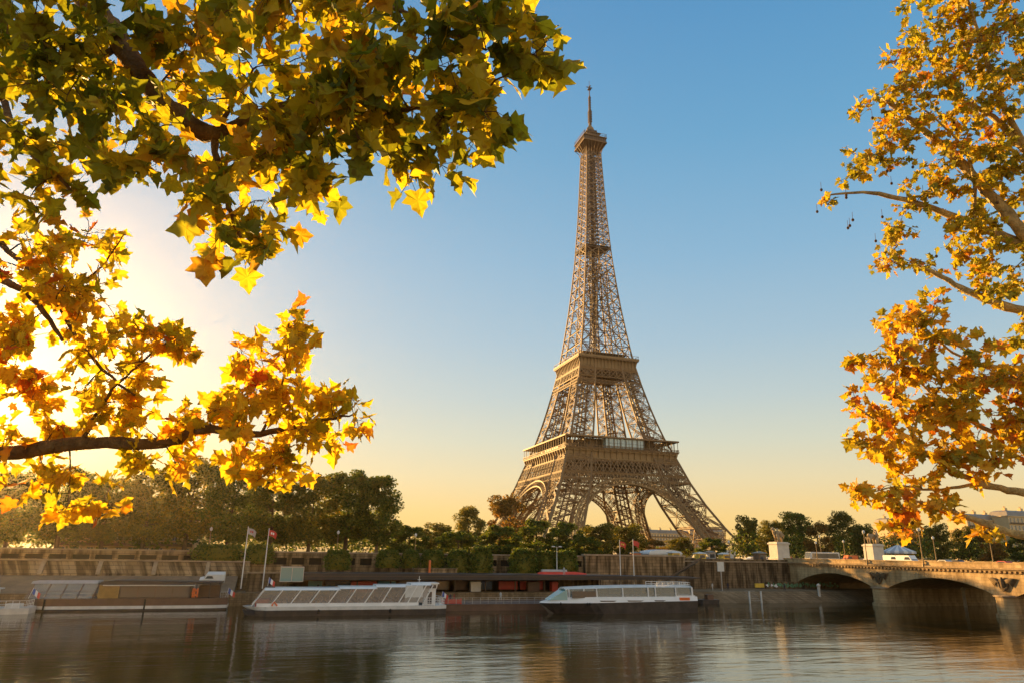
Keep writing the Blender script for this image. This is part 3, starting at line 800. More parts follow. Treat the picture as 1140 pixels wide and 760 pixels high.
while z < 272:
    z1 = z + 3.0
    for k in range(4):
        t = MB(); t.beam((-cw, -cw, z), (-cw, -cw, z1), 0.4); t.beam((-cw, -cw, z), (cw, -cw, z1), 0.26); t.beam((cw, -cw, z), (-cw, -cw, z1), 0.26); t.beam((-cw, -cw, z1), (cw, -cw, z1), 0.3)
        c = rot4(t, k); b.add(c.v, c.f)
    b.span(-0.9, 0.9, -0.9, 0.9, z, z1 - 1.2); z = z1
b.build('lift_shaft', M['iron_dark_and_shade'], tw)
b = MB(); ringslab(b, 9.1, 2.6, 195.7, 196.0)
for k in range(4):
    t = MB(); t.beam((-9.1, -9.1, 197.0), (9.1, -9.1, 197.0), 0.14)
    for i in range(9): t.beam((-9.1 + 2.275 * i, -9.1, 196), (-9.1 + 2.275 * i, -9.1, 197.0), 0.1)
    c = rot4(t, k); b.add(c.v, c.f)
b.span(-2.6, 2.6, -2.6, 2.6, 196.1, 198.6); b.build('intermediate_platform', M['iron_dark_and_shade'], tw)
# top platform
b = MB()
for k in range(4):
    t = MB()
    for i in range(7):
        u = -1 + 2 * i / 6
        pts = [(5.2, 264), (5.4, 268), (6.2, 271.5), (7.6, 274), (8.6, 275.4)]
        for (r0, z0), (r1, z1) in zip(pts[:-1], pts[1:]): t.beam((u * r0, -r0, z0), (u * r1, -r1, z1), 0.35)
    c = rot4(t, k); b.add(c.v, c.f)
b.span(-8.7, 8.7, -8.7, 8.7, 275.4, 276.2)
P3 = b.build('top_platform', M['iron'], tw)
b = MB(); b.span(-8.1, 8.1, -8.1, 8.1, 276.202, 279.3); b.build('enclosed_gallery', M['iron_dark_and_shade'], P3)
b = MB(); b.span(-8.8, 8.8, -8.8, 8.8, 279.302, 279.8)
for k in range(4):
    t = MB()
    for i in range(13): t.beam((-8.3 + 16.6 * i / 12, -8.3, 276.2), (-8.3 + 16.6 * i / 12, -8.3, 279.3), 0.2); t.beam((-8.5 + 17 * i / 12, -8.5, 279.8), (-8.5 + 17 * i / 12, -8.5, 282.4), 0.12)
    t.beam((-8.5, -8.5, 282.4), (8.5, -8.5, 282.4), 0.18); t.beam((-8.5, -8.5, 281), (8.5, -8.5, 281), 0.12)
    c = rot4(t, k); b.add(c.v, c.f)
b.build('open_deck', M['iron'], P3)
b = MB(); b.span(-5.0, 5.0, -5.0, 5.0, 279.802, 284.2); b.span(-5.6, 5.6, -5.6, 5.6, 284.202, 284.7)
b.span(-3.6, 3.6, -3.6, 3.6, 284.702, 287.6)
rr = random.Random(5)
for i in range(26):
    a = rr.uniform(0, 6.28); r_ = rr.uniform(4, 6.2); z0 = rr.choice((284.7, 282.4)); b.beam((r_ * math.cos(a), r_ * math.sin(a), z0), (r_ * math.cos(a), r_ * math.sin(a), z0 + rr.uniform(1.5, 4)), rr.choice((0.2, 0.35, 0.6)))
b.build('machine_cabin', M['iron_dark_and_shade'], P3)
b = MB(); b.lathe((0, 0, 0), [(3.1, 287.6), (3.0, 289), (2.4, 290.8), (1.4, 292.2), (0.9, 293.5)], 16); b.build('lantern_dome', M['iron_light'], P3, smooth=True)
b = MB(); b.beam((0, 0, 293.3), (0, 0, 306), 1.7); b.beam((0, 0, 306), (0, 0, 318), 1.05); b.beam((0, 0, 318), (0, 0, 327), 0.5); b.beam((0, 0, 327), (0, 0, 331), 0.22)
for z in range(296, 318, 2): b.span(-1.25, 1.25, -1.25, 1.25, z, z + 0.9) if z < 306 else b.span(-0.85, 0.85, -0.85, 0.85, z, z + 0.7)
b.span(-2.3, 2.3, -0.2, 0.2, 325.2, 325.7); b.span(-0.2, 0.2, -2.3, 2.3, 325.2, 325.7); b.span(-1.2, 1.2, -1.2, 1.2, 323.6, 324.0)
b.build('antenna_mast', M['iron_dark_and_shade'], P3)
# ------------------------------------------------------------------ vegetation of the far bank
GREEN = [(0.0, (0.035, 0.065, 0.007)), (0.35, (0.075, 0.12, 0.012)), (0.65, (0.14, 0.18, 0.018)), (1.0, (0.23, 0.19, 0.022))]
OLIVE = [(0.0, (0.06, 0.075, 0.010)), (0.4, (0.13, 0.135, 0.016)), (0.7, (0.22, 0.18, 0.02)), (1.0, (0.32, 0.21, 0.022))]
GOLD = [(0.0, (0.09, 0.065, 0.012)), (0.4, (0.20, 0.13, 0.022)), (0.7, (0.32, 0.17, 0.03)), (1.0, (0.36, 0.14, 0.03))]
M['green'] = leafmat('green foliage', GREEN, 0.5)
M['olive'] = leafmat('olive foliage', OLIVE, 0.5)
M['gold'] = leafmat('golden foliage', GOLD, 0.5)
M['hedge'] = leafmat('clipped hedge foliage', GREEN, 0.4)
M['spray'] = mat('green spray paint', (0.05, 0.17, 0.06), 0.7, 0, 0.5, 1.5, c2=(0.2, 0.42, 0.22))
def quads(b_v, b_f, cen, size, rng, flat=0.0):
    n = len(cen)
    a = rng.normal(size=(n, 3)); a /= np.linalg.norm(a, axis=1)[:, None]
    t = rng.normal(size=(n, 3)); u = np.cross(a, t); u /= np.linalg.norm(u, axis=1)[:, None]; v = np.cross(a, u)
    s1 = size * rng.uniform(0.6, 1.3, n)[:, None]; s2 = s1 * rng.uniform(0.5, 0.9, n)[:, None]
    P = np.stack([cen - u * s1, cen - v * s2 + a * s1 * 0.2, cen + u * s1, cen + v * s2 + a * s1 * 0.2], 1).reshape(-1, 3)
    base = b_v.shape[0]
    return np.vstack([b_v, P]), np.vstack([b_f, np.arange(n * 4).reshape(n, 4) + base])
def crown_mesh(name, m, seed, H=20.0, Rr=6.5, z0=0.13, lobes=66, per=210, size=0.27, squash=1.0):
    rng = np.random.default_rng(seed); V = np.zeros((0, 3)); F = np.zeros((0, 4), int); L_ = []
    for i in range(lobes):
        zz = rng.uniform(z0 + 0.06, 0.93); r_env = math.sqrt(max(0.05, 1 - ((zz - (0.56 if z0 > 0.1 else 0.42)) / (0.44 if z0 > 0.1 else 0.56)) ** 2)) * Rr
        a = rng.uniform(0, 6.283); r = r_env * (rng.uniform(0.15, 1.0) ** 0.6) * 0.82
        c = np.array([r * math.cos(a), r * math.sin(a), zz * H]); lr = rng.uniform(0.16, 0.32) * Rr
        L_.append(c)
        d = rng.normal(size=(per, 3)); d /= np.linalg.norm(d, axis=1)[:, None]
        rad = lr * rng.uniform(0.25, 1.12, per) ** 0.55
        cen = c + d * rad[:, None] * np.array([1.05, 1.05, 0.95 * squash])
        V, F = quads(V, F, cen, size, rng)
    me = bpy.data.meshes.new(name); me.from_pydata(V.tolist(), [], F.tolist()); me.materials.append(m); me.update()
    return me, L_
def trunk_mesh(name, lobes, H, seed, r0=0.42):
    rng = random.Random(seed); b = MB(); top = H * 0.5; lean = (rng.uniform(-.5, .5), rng.uniform(-.5, .5))
    def ax(z): return np.array([lean[0] * (z / H) ** 2 * 2, lean[1] * (z / H) ** 2 * 2, z])
    zs = [-0.3, 0.4, H * 0.15, H * 0.3, H * 0.5, H * 0.72]
    b.tube([ax(z) for z in zs], [r0 * 1.35, r0, r0 * 0.85, r0 * 0.72, r0 * 0.45, r0 * 0.12], 9)
    for c in lobes[:16]:
        zs_ = max(H * 0.2, min(c[2] - 1.5, H * 0.55)); p0 = ax(zs_); c = np.array(c)
        mid = (p0 + c) / 2 + np.array([0, 0, -0.4])
        b.tube([p0, mid, c], [r0 * 0.34, r0 * 0.2, 0.04], 5)
    return b.mesh(name, M['bark'])
TREES = {}
for key, m, sd_, H, Rr, kw in (('a', 'green', 1, 20, 6.6, {}), ('b', 'green', 2, 20, 6.0, {'lobes': 72}), ('c', 'olive', 3, 20, 6.8, {}), ('d', 'green', 7, 12, 5.0, {'z0': 0.0, 'lobes': 46, 'size': 0.22}),
                             ('e', 'olive', 5, 12, 4.8, {'z0': 0.02, 'lobes': 46, 'size': 0.22}), ('g', 'gold', 6, 13, 5.2, {'z0': 0.04, 'lobes': 46, 'size': 0.22})):
    cm, lb = crown_mesh('crown', M[m], sd_, H, Rr, **kw); TREES[key] = (cm, trunk_mesh('trunk', lb, H, sd_, 0.42 if H > 15 else 0.3), H, Rr)
trng = random.Random(11)
def tree(key, px, top, D, wpx, label, group='trees of the far bank'):
    cm, tm, H, Rr = TREES[key]
    g = at(px, 611, D); t = at(px, top, D); h = t[2] / 0.97
    dist = (g - CAM) @ cf; rm = wpx / 2 * dist / FPX * (0.8 if px > 800 else 1.0)
    o = empty('tree', (g[0], g[1], 0), label, 'tree', group, trng.uniform(0, 6.28), (rm / Rr, rm / Rr, h / H))
    for n_, me in (('crown', cm), ('trunk', tm)):
        c = bpy.data.objects.new(n_, me); col.objects.link(c); c.parent = o
T = [
 ('a', 5, 527, 178, 78, 'dark green tree at the hazy left end of the far bank'),
 ('b', 62, 520, 184, 80, 'tall green tree left of the cream apartment block'),
 ('a', 112, 533, 200, 74, 'green tree partly hiding the cream apartment block behind it'),
 ('c', 158, 520, 180, 78, 'broad olive tree in front of the right end of the cream apartment block'),
 ('c', 205, 508, 186, 84, 'tallest olive green tree of the left row'),
 ('a', 252, 522, 176, 74, 'dark tree behind the grey flag on its pole'),
 ('b', 300, 533, 182, 70, 'dark tree behind the red flag on its pole'),
 ('c', 343, 527, 176, 70, 'olive tree with a visible trunk just right of the two flagpoles'),
 ('b', 384, 524, 180, 74, 'round headed tree, second from the right end of the tall row'),
 ('a', 419, 531, 177, 62, 'round headed tree closing the tall row at its right end'),
 ('d', 455, 584, 190, 52, 'low green tree beside the right end of the tall tree row'),
 ('e', 486, 582, 215, 46, 'low olive tree left of the airy round tree'),
 ('c', 521, 563, 235, 40, 'airy round tree standing alone against the yellow sky'),
 ('g', 566, 552, 250, 62, 'golden tree lit by the sun left of the tower foot'),
 ('d', 511, 590, 185, 58, 'bushy green tree below the airy round tree'),
 ('d', 556, 584, 186, 60, 'bushy green tree below the golden tree'),
 ('d', 598, 577, 190, 60, 'dark green bushy tree at the left foot of the tower'),
 ('d', 631, 580, 196, 48, 'darkest green bushy tree between the left legs of the tower'),
 ('e', 668, 582, 200, 56, 'yellow green tree below the decorative arch of the tower'),
 ('e', 700, 583, 208, 50, 'yellow green tree left of the white tent'),
 ('d', 650, 596, 182, 40, 'small green tree on the quay left of the tall stained wall'),
 ('g', 728, 600, 300, 34, 'small golden tree seen under the tower behind the white tent'),
 ('e', 757, 598, 330, 36, 'small olive tree seen through the tower arch right of the golden one'),
 ('d', 792, 598, 240, 38, 'green tree behind the right foot of the tower'),
 ('e', 833, 574, 250, 44, 'olive tree right of the tower foot, first of the row behind the bridge end'),
 ('c', 860, 579, 225, 42, 'olive tree behind the left horseman statue'),
 ('a', 886, 571, 255, 52, 'broad dark tree between the two horseman statues'),
 ('g', 912, 582, 222, 44, 'low golden tree behind the pale coach'),
 ('c', 940, 569, 262, 48, 'tall olive tree with a light top behind the bridge lamps'),
 ('e', 965, 583, 228, 42, 'low olive tree left of the right horseman statue'),
 ('g', 1012, 573, 270, 60, 'golden tree behind the carousel roof'),
 ('e', 1046, 583, 235, 46, 'olive tree right of the carousel'),
 ('e', 1076, 586, 245, 44, 'olive tree left of the long golden apartment block'),
 ('g', 1104, 590, 228, 44, 'low golden tree in front of the long golden apartment block'),
 ('d', 1140, 592, 225, 50, 'green tree cut by the right edge beyond the bridge'),
 ('d', 1178, 588, 235, 60, 'green tree beyond the bridge outside the frame'),
 ('c', -50, 520, 180, 80, 'olive tree just outside the left of the view'),
]
for a_ in T: tree(*a_)
# far wood: one mass
rng = np.random.default_rng(40); V = np.zeros((0, 3)); F = np.zeros((0, 4), int)
cs_ = []
for i in range(700):
    px = rng.uniform(-80, 1240); D = rng.uniform(205, 260) if px < 430 else rng.uniform(225, 300) if px < 660 or px > 815 else rng.uniform(430, 520)
    g = at(px, 611, D); hh = rng.uniform(8, 17) if px < 440 else (rng.uniform(6, 13) if px > 800 else rng.uniform(4, 10)) if (px < 660 or px > 815) else rng.uniform(4, 7)
    if 560 < px < 660: hh *= 0.7
    c = np.array([g[0], g[1], hh * 0.55]); n = 90
    d = rng.normal(size=(n, 3)); d /= np.linalg.norm(d, axis=1)[:, None]
    V, F = quads(V, F, c + d * np.array([4.0, 3.0, hh * 0.5]) * (rng.uniform(0.3, 1.1, n) ** 0.5)[:, None], 0.45, rng)
me = bpy.data.meshes.new('far_wood'); me.from_pydata(V.tolist(), [], F.tolist()); me.materials.append(M['green']); me.update()
o = bpy.data.objects.new('far_wood', me); col.objects.link(o); o['kind'] = 'stuff'; o['label'] = 'dark mass of shrubs and trees filling the park behind the quay'; o['category'] = 'foliage'
# clipped hedges
def hedge(px0, px1, ytop, ybot, D, label, dep=3.2, m='hedge', seed=0):
    a = at(px0, ybot, D); c = at(px1, ytop, D); w = c[0] - a[0]; h = c[2] - a[2]
    rng = np.random.default_rng(seed + 50); b = MB()
    secs = []
    for t, k in ((0.02, 0.70), (0.25, 0.84), (0.55, 0.88), (0.75, 0.76), (0.88, 0.45)):
        secs.append([(w / 2 * k * np.sign(math.cos(q)) * abs(math.cos(q)) ** 0.6, dep / 2 * k * np.sign(math.sin(q)) * abs(math.sin(q)) ** 0.6, t * h * 0.95) for q in [2 * math.pi * i / 20 for i in range(20)]])
    b.loft(secs)
    n = int(400 + 75 * w * h)
    q = rng.uniform(0, 6.283, n); t = rng.uniform(0, 1.0, n) ** 0.8; k = np.where(t > 0.7, 0.97 - (t - 0.7) ** 2 * 4.5, 0.93 + 0.13 * rng.normal(size=n))
    tp = rng.uniform(0, 1, n) < 0.28
    t = np.where(tp, 0.96 + 0.05 * rng.normal(size=n), t); k = np.where(tp, rng.uniform(0, 0.9, n), k)
    cen = np.stack([w / 2 * k * np.sign(np.cos(q)) * np.abs(np.cos(q)) ** 0.6, dep / 2 * k * np.sign(np.sin(q)) * np.abs(np.sin(q)) ** 0.6, t * h], 1)
    V, F = quads(np.zeros((0, 3)), np.zeros((0, 4), int), cen, 0.26, rng)
    b.add(V.tolist(), F.tolist())
    o = b.build('hedge', M[m]); o.location = (a[0] + w / 2, a[1] + dep / 2, a[2]); o['label'] = label; o['category'] = 'hedge'; o['group'] = 'clipped hedges in front of the quay wall'
H = [
 (213, 271, 607, 624, 158.8, 'long low hedge on the wall left of the grey flag'),
 (272, 305, 607, 627, 158.8, 'hedge behind the foot of the flagpoles'),
 (362, 391, 613, 634, 154, 'hedge right of the three dark openings, leftmost on the terrace'),
 (420, 446, 613, 632, 154, 'hedge left of the pale box on the terrace'),
 (449, 468, 613, 632, 155, 'narrow hedge above the pale box, left of the orange post'),
 (471, 496, 613, 632, 156, 'hedge just behind the orange post'),
 (500, 524, 613, 637, 154, 'hedge right of the orange post'),
 (525, 549, 610, 639, 153, 'tall boxy hedge with a pale top, second right of the orange post'),
 (571, 598, 612, 639, 152.6, 'largest boxy hedge behind the canopy'),
 (600, 620, 614, 636, 155, 'brownish hedge behind the double headed lamp'),
 (622, 644, 614, 637, 153, 'last boxy hedge before the tall stained wall'),
]
for i, a_ in enumerate(H): hedge(*a_, seed=i)
# ------------------------------------------------------------------ buildings
def building(px0, px1, D, ytop, floors, label, roofh=4.0, dep=14.0, nwin=None, chim=4):
    a = at(px0, 611, D); c = at(px1, ytop, D); w = c[0] - a[0]; h = c[2] - roofh
    o = empty('apartment_building', (a[0] + w / 2, a[1] + dep / 2, 0), label, 'building', 'apartment buildings beyond the park')
    b = MB(); b.span(-w / 2, w / 2, -dep / 2, dep / 2, 0, h)
    for f in range(1, floors): b.span(-w / 2 - 0.25, w / 2 + 0.25, -dep / 2 - 0.25, -dep / 2 - 0.003, h * f / floors - 0.15, h * f / floors + 0.15)
    b.span(-w / 2 - 0.5, w / 2 + 0.5, -dep / 2 - 0.5, dep / 2 + 0.5, h + 0.003, h + 0.5)
    b.build('wall', M['facade'], o)
    b = MB(); b.loft([[(i * (w / 2 - g), j * (dep / 2 - g), z) for i, j in ((-1, -1), (1, -1), (1, 1), (-1, 1))] for z, g in ((h + 0.503, 0.3), (h + roofh * 0.8, 1.6), (h + roofh, 3.6))])
    rf = b.build('roof', M['zinc'], o)
    r_ = random.Random(int(px0))
    for i in range(chim):
        x = -w / 2 + w * (i + 0.5) / chim + r_.uniform(-1, 1); b = MB(); b.span(x - 1.1, x + 1.1, -1.0, 1.0, h + roofh * 0.7, h + roofh + r_.uniform(1.2, 2.2))
        for k in range(4): b.lathe((x - 0.8 + k * 0.53, 0, h + roofh + 1.0), [(0.16, 0), (0.13, 1.9)], 6)
        b.build('chimney', M['facade'], rf)
    nwin = nwin or max(3, int(w / 3.2))
    b = MB(); b.span(-0.6, 0.6, -0.02, 0.06, 0, h / floors * 0.62); wm_ = b.mesh('window', M['window'])
    b = MB(); b.span(-0.75, -0.6, -0.08, 0.02, 0, h / floors * 0.62); b.span(0.6, 0.75, -0.08, 0.02, 0, h / floors * 0.62); b.span(-0.05, 0.05, -0.06, -0.021, 0, h / floors * 0.62); b.span(-0.8, 0.8, -0.3, 0.02, -0.15, -0.01); fm_ = b.mesh('frame', M['offwhite'])
    cnt = 0
    for f in range(floors):
        for i in range(nwin):
            if cnt >= 100: break
            cnt += 1
            q = bpy.data.objects.new('window', wm_); col.objects.link(q); q.parent = o
            q.location = (-w / 2 + w * (i + 0.5) / nwin, -dep / 2 - 0.05, h * f / floors + h / floors * 0.2)
            q2 = bpy.data.objects.new('frame', fm_); col.objects.link(q2); q2.parent = q
    b = MB()
    for f in range(1, floors): b.span(-w / 2 + 0.3, w / 2 - 0.3, -dep / 2 - 0.9, -dep / 2 - 0.26, h * f / floors + 0.151, h * f / floors + 0.22); b.span(-w / 2 + 0.3, w / 2 - 0.3, -dep / 2 - 0.9, -dep / 2 - 0.85, h * f / floors + 0.22, h * f / floors + 1.0) if f in (1, floors - 1) else None
    b.build('balcony', M['iron_dark_and_shade'], o)
    return o
building(60, 222, 222, 563, 6, 'cream apartment block half hidden by the tall trees on the left', roofh=3.5)
building(722, 768, 640, 590, 6, 'sunlit apartment block seen under the tower arch, left one')
building(769, 806, 690, 588, 6, 'sunlit apartment block seen under the tower arch beside its right foot')
building(992, 1022, 420, 577, 6, 'grey roofed block rising behind the golden tree near the carousel', roofh=5)
building(1082, 1128, 330, 573, 6, 'long golden apartment block at the right beyond the bridge, left half')
building(1129, 1190, 320, 570, 6, 'golden apartment block cut by the right edge of the view')
# ------------------------------------------------------------------ statues on pedestals
def statue(x, D, z0, label, flip=1):
    o = empty('statue', (x, YB(D), z0), label, 'statue', 'horseman statues at the bridge end')
    b = MB(); b.span(-2.3, 2.3, -2.1, 2.1, -0.7, 0.7); b.span(-2.0, 2.0, -1.8, 1.8, 0.702, 4.3); b.span(-2.25, 2.25, -2.05, 2.05, 4.302, 4.7); b.span(-1.95, 1.95, -1.75, 1.75, 4.702, 4.95)
    b.build('pedestal', M['pedestal'], o)
    f = flip
    b = MB()   # horse: one continuous body with neck and legs overlapping
    b.tube([(-1.5 * f, 0, 7.1), (-1.1 * f, 0, 7.25), (-0.3 * f, 0, 7.05), (0.5 * f, 0, 7.1), (0.95 * f, 0, 7.35), (1.25 * f, 0, 7.9), (1.35 * f, 0, 8.5), (1.45 * f, 0, 8.75), (1.8 * f, 0, 8.5), (2.1 * f, 0, 8.2)], [r * 1.35 for r in [0.25, 0.52, 0.58, 0.6, 0.52, 0.38, 0.27, 0.24, 0.19, 0.13]], 10)
    for x0, y0, pts in ((0.7, 0.28, [(0, -0.3), (0.1, -0.9), (0.0, -1.4), (0.1, -2.05)]), (0.8, -0.28, [(0, -0.3), (0.55, -0.6), (0.55, -1.1), (0.45, -1.5)]), (-1.1, 0.3, [(0, -0.2), (0.15, -0.8), (-0.25, -1.3), (-0.1, -2.1)]), (-1.1, -0.3, [(0, -0.2), (0.25, -0.8), (-0.1, -1.35), (0.05, -2.1)])):
        b.tube([((x0 + dx) * f, y0, 7.05 + dz) for dx, dz in pts], [r * 1.35 for r in [0.34, 0.22, 0.13, 0.15]], 7)
    b.tube([(-1.6 * f, 0, 7.2), (-2.0 * f, 0, 6.8), (-2.05 * f, 0, 6.0)], [r * 1.35 for r in [0.14, 0.2, 0.08]], 6)
    b.build('horse', M['bronze'], o, smooth=True)
    b = MB()   # standing warrior beside the horse
    b.tube([(0.9 * f, -1.1, 4.95), (0.88 * f, -1.1, 5.9), (0.8 * f, -1.0, 6.7), (0.8 * f, -1.0, 7.3), (0.8 * f, -1.0, 7.9), (0.82 * f, -1.0, 8.2), (0.82 * f, -1.0, 8.55), (0.82 * f, -1.0, 8.75)], [r * 1.35 for r in [0.2, 0.24, 0.36, 0.32, 0.42, 0.15, 0.24, 0.1]], 9)
    b.tube([(0.5 * f, -1.0, 4.95), (0.55 * f, -1.05, 5.9), (0.7 * f, -1.0, 6.7)], [r * 1.35 for r in [0.18, 0.22, 0.28]], 8)
    b.tube([(0.8 * f, -1.0, 7.95), (1.15 * f, -0.8, 7.6), (1.6 * f, -0.4, 8.0)], [r * 1.35 for r in [0.18, 0.13, 0.1]], 7)
    b.tube([(0.8 * f, -1.0, 7.95), (0.4 * f, -1.25, 7.4), (0.3 * f, -1.3, 6.8)], [r * 1.35 for r in [0.18, 0.13, 0.1]], 7)
    b.build('warrior', M['bronze'], o, smooth=True)
    return o
statue(-45.0, 169.5, 0.7, 'stone horseman statue on a pale pedestal at the upstream bridge corner, the more complete one', -1)
s2 = statue(-13.0, 167.5, 0.7, 'stone horseman statue on a pale pedestal in front of the carousel', 1)
# carousel
M['carousel_blue'] = mat('carousel blue', (0.42, 0.42, 0.46), 0.6, 0, 0.1, 1)
cx, cy = at(1000, 611, 195)[:2]
o = empty('carousel', (cx, cy, 0), 'round carousel with a striped white and grey blue tent roof', 'carousel')
b = MB(); b.lathe((0, 0, 0), [(5.0, 0), (5.0, 0.5)], 24); b.lathe((0, 0, 0.5), [(1.2, 0), (1.2, 3.4)], 12); b.build('platform', M['yellow'], o)
for k in range(24):
    t0, t1 = 2 * math.pi * k / 24, 2 * math.pi * (k + 1) / 24
    b = MB(); b.add([(5.4 * math.cos(t0), 5.4 * math.sin(t0), 3.9), (5.4 * math.cos(t1), 5.4 * math.sin(t1), 3.9), (0.5 * math.cos(t1), 0.5 * math.sin(t1), 6.0), (0.5 * math.cos(t0), 0.5 * math.sin(t0), 6.0),
           (5.4 * math.cos(t0), 5.4 * math.sin(t0), 3.2), (5.4 * math.cos(t1), 5.4 * math.sin(t1), 3.2), (0, 0, 3.3)], [(0, 1, 2, 3), (4, 5, 1, 0), (4, 6, 5)])
    b.build('roof_panel', M['carousel_blue'] if k % 2 else M['whitecloth'], o)
    b = MB(); b.tube([(4.6 * math.cos(t0), 4.6 * math.sin(t0), 0.5), (4.6 * math.cos(t0), 4.6 * math.sin(t0), 3.4)], 0.09, 6); b.build('post', M['yellow'], o)
b = MB(); b.lathe((0, 0, 6.0), [(0.5, 0), (0.3, 0.5), (0.08, 0.8), (0.05, 1.5)], 8); b.build('finial', M['yellow'], o)
# white tent on the ground by the tower
g0 = at(722, 612, 182); g1 = at(760, 612, 182)
o = empty('tent', ((g0[0] + g1[0]) / 2, g0[1] + 3, 0), 'white event tent with a curved roof above the stained quay wall', 'tent')
w = (g1[0] - g0[0]) / 2
b = MB(); b.prism([(-w, 1.9), (-w * 0.9, 2.55), (-w * 0.5, 2.95), (0, 3.1), (w * 0.5, 2.95), (w * 0.9, 2.55), (w, 1.9)], -3, 3, 'y'); b.build('roof', M['whitecloth'], o)
b = MB(); b.span(-w + 0.2, w - 0.2, -2.8, 2.8, 0, 1.897); b.build('side_curtain', M['offwhite'], o)
for px, D, lab, mk, hh in ((750, 178, 'small yellow ticket booth in front of the white tent', 'yellow', 2.7), (779, 180, 'yellow booth at the right foot of the tower', 'yellow', 2.6), (806, 181, 'yellow booth right of the tower foot', 'yellow', 2.5), (790, 186, 'grey booth between the two yellow booths', 'greycloth', 3.0), (845, 168, 'brown hut left of the horseman statue', 'brown', 3.0), (707, 184, 'small orange booth behind the two right flagpoles', 'orange', 2.4)):
    g = at(px, 612, D); o = empty('booth', (g[0], g[1], 0), lab, 'booth', 'booths near the tower')
    b = MB(); b.span(-1.2, 1.2, -1.2, 1.2, 0, hh * 0.8); b.build('body', M[mk], o)
    b = MB(); b.loft([[(i * r, j * r, z) for i, j in ((-1, -1), (1, -1), (1, 1), (-1, 1))] for r, z in ((1.5, hh * 0.8 + 0.003), (1.5, hh * 0.86), (0.2, hh))]); b.build('roof', M['offwhite'] if mk == 'yellow' else M['zinc'], o)
    b = MB(); b.span(-0.8, 0.8, -1.26, -1.203, 1.0, hh * 0.68); b.build('hatch', M['window'], o)
# ------------------------------------------------------------------ vehicles
def vehicle(loc, rz, kind, m, label, group='vehicles on and around the bridge'):
    L_, W_, H_ = {'car': (4.3, 1.75, 1.45), 'van': (5.4, 2.0, 2.3), 'coach': (11.5, 2.5, 3.1)}[kind]
    o = empty({'car': 'parked_car', 'van': 'van', 'coach': 'coach'}[kind], loc, label, kind, group, rz)
    l = L_ / 2
    if kind == 'car': pr = [(-l, 0.35), (-l, 0.85), (-l + 0.9, 0.95), (-l + 1.6, H_), (l - 1.3, H_), (l - 0.4, 0.95), (l, 0.8), (l, 0.35)]
    elif kind == 'van': pr = [(-l, 0.35), (-l, 1.0), (-l + 0.9, 1.2), (-l + 1.6, H_), (l - 0.1, H_), (l, H_ - 0.2), (l, 0.35)]
    else: pr = [(-l, 0.4), (-l, 1.3), (-l + 0.35, H_ - 0.2), (-l + 0.6, H_), (l - 0.2, H_), (l, H_ - 0.2), (l, 0.4)]
    b = MB(); b.loft([[(x * 0.97, y, z if z < 1 else z - 0.04) for x, z in pr] if abs(y) == W_ / 2 else [(x, y, z) for x, z in pr] for y in (-W_ / 2, -W_ / 2 + 0.1, W_ / 2 - 0.1, W_ / 2)])
    b.build('body', M[m], o)
    for sy in (-1, 1):
        b = MB(); z0, z1 = (0.95, H_ - 0.15) if kind == 'car' else (1.3, H_ - 0.4)
        xs = {'car': (-l + 1.3, l - 1.0), 'van': (-l + 1.2, -l + 3.0), 'coach': (-l + 0.6, l - 0.4)}[kind]
        b.prism([(xs[0], z0), (xs[0] + 0.45, z1), (xs[1] - 0.3, z1), (xs[1], z0)], *sorted((sy * (W_ / 2 + 0.002), sy * (W_ / 2 + 0.012))), 'y'); b.build('side_window', M['window'], o)
        for xw in (-l + 0.9, l - 0.9):
            b = MB(); b.v = []; rr_ = 0.33 if kind != 'coach' else 0.48
            ring = [(xw + rr_ * math.cos(t), rr_ * math.sin(t) + rr_) for t in [2 * math.pi * k / 16 for k in range(16)]]
            b.prism(ring, *sorted((sy * (W_ / 2 - 0.2), sy * (W_ / 2 + 0.02))), 'y'); wh = b.build('wheel', M['tyre'], o)
            ring = [(xw + rr_ * 0.55 * math.cos(t), rr_ * 0.55 * math.sin(t) + rr_) for t in [2 * math.pi * k / 12 for k in range(12)]]
            b = MB(); b.prism(ring, *sorted((sy * (W_ / 2 + 0.021), sy * (W_ / 2 + 0.04))), 'y'); b.build('rim', M['steel'], wh)
    b = MB(); xw = -l + (0.95 if kind != 'coach' else 0.05)
    b.add([(-l + (0.92 if kind != 'coach' else -0.01), -W_ / 2 + 0.15, 1.0 if kind == 'car' else 1.25), (-l + (0.92 if kind != 'coach' else -0.01), W_ / 2 - 0.15, 1.0 if kind == 'car' else 1.25), (-l + (1.58 if kind != 'coach' else 0.3), W_ / 2 - 0.15, H_ - 0.1), (-l + (1.58 if kind != 'coach' else 0.3), -W_ / 2 + 0.15, H_ - 0.1)], [(0, 1, 2, 3)])
    b.build('windscreen', M['window'], o)
    for sy in (-1, 1):
        b = MB(); b.span(-l - 0.02, -l + 0.06, sy * W_ * 0.36 - 0.17, sy * W_ * 0.36 + 0.17, 0.62, 0.78); b.build('headlight', M['steel'], o)
    return o
P2_ = math.pi / 2
def onroad(px, x):     # distance on the bridge where column px crosses the lane at x
    d = ray(px, 620); return CAM[1] + d[1] * (x - CAM[0]) / d[0]
for px, x, kd, m, lab in ((996, -38, 'van', 'white', 'white van just right of the carousel on the bridge'), (1011, -40, 'van', 'white', 'white van, the right one of the pair beside the carousel'),
                          (1052, -41, 'car', 'steel', 'grey car on the bridge right of the tall bridge lamp'), (1066, -27, 'car', 'hull', 'dark car on the bridge right of the grey car'), (1118, -42, 'car', 'red', 'red car near the right edge on the bridge')):
    vehicle((x, onroad(px, x), 0.205), P2_, kd, m, lab)
vehicle((at(915, 615, 183)[0], YB(183), 0.03), 0, 'coach', 'offwhite', 'pale coach on the road between the two statues')
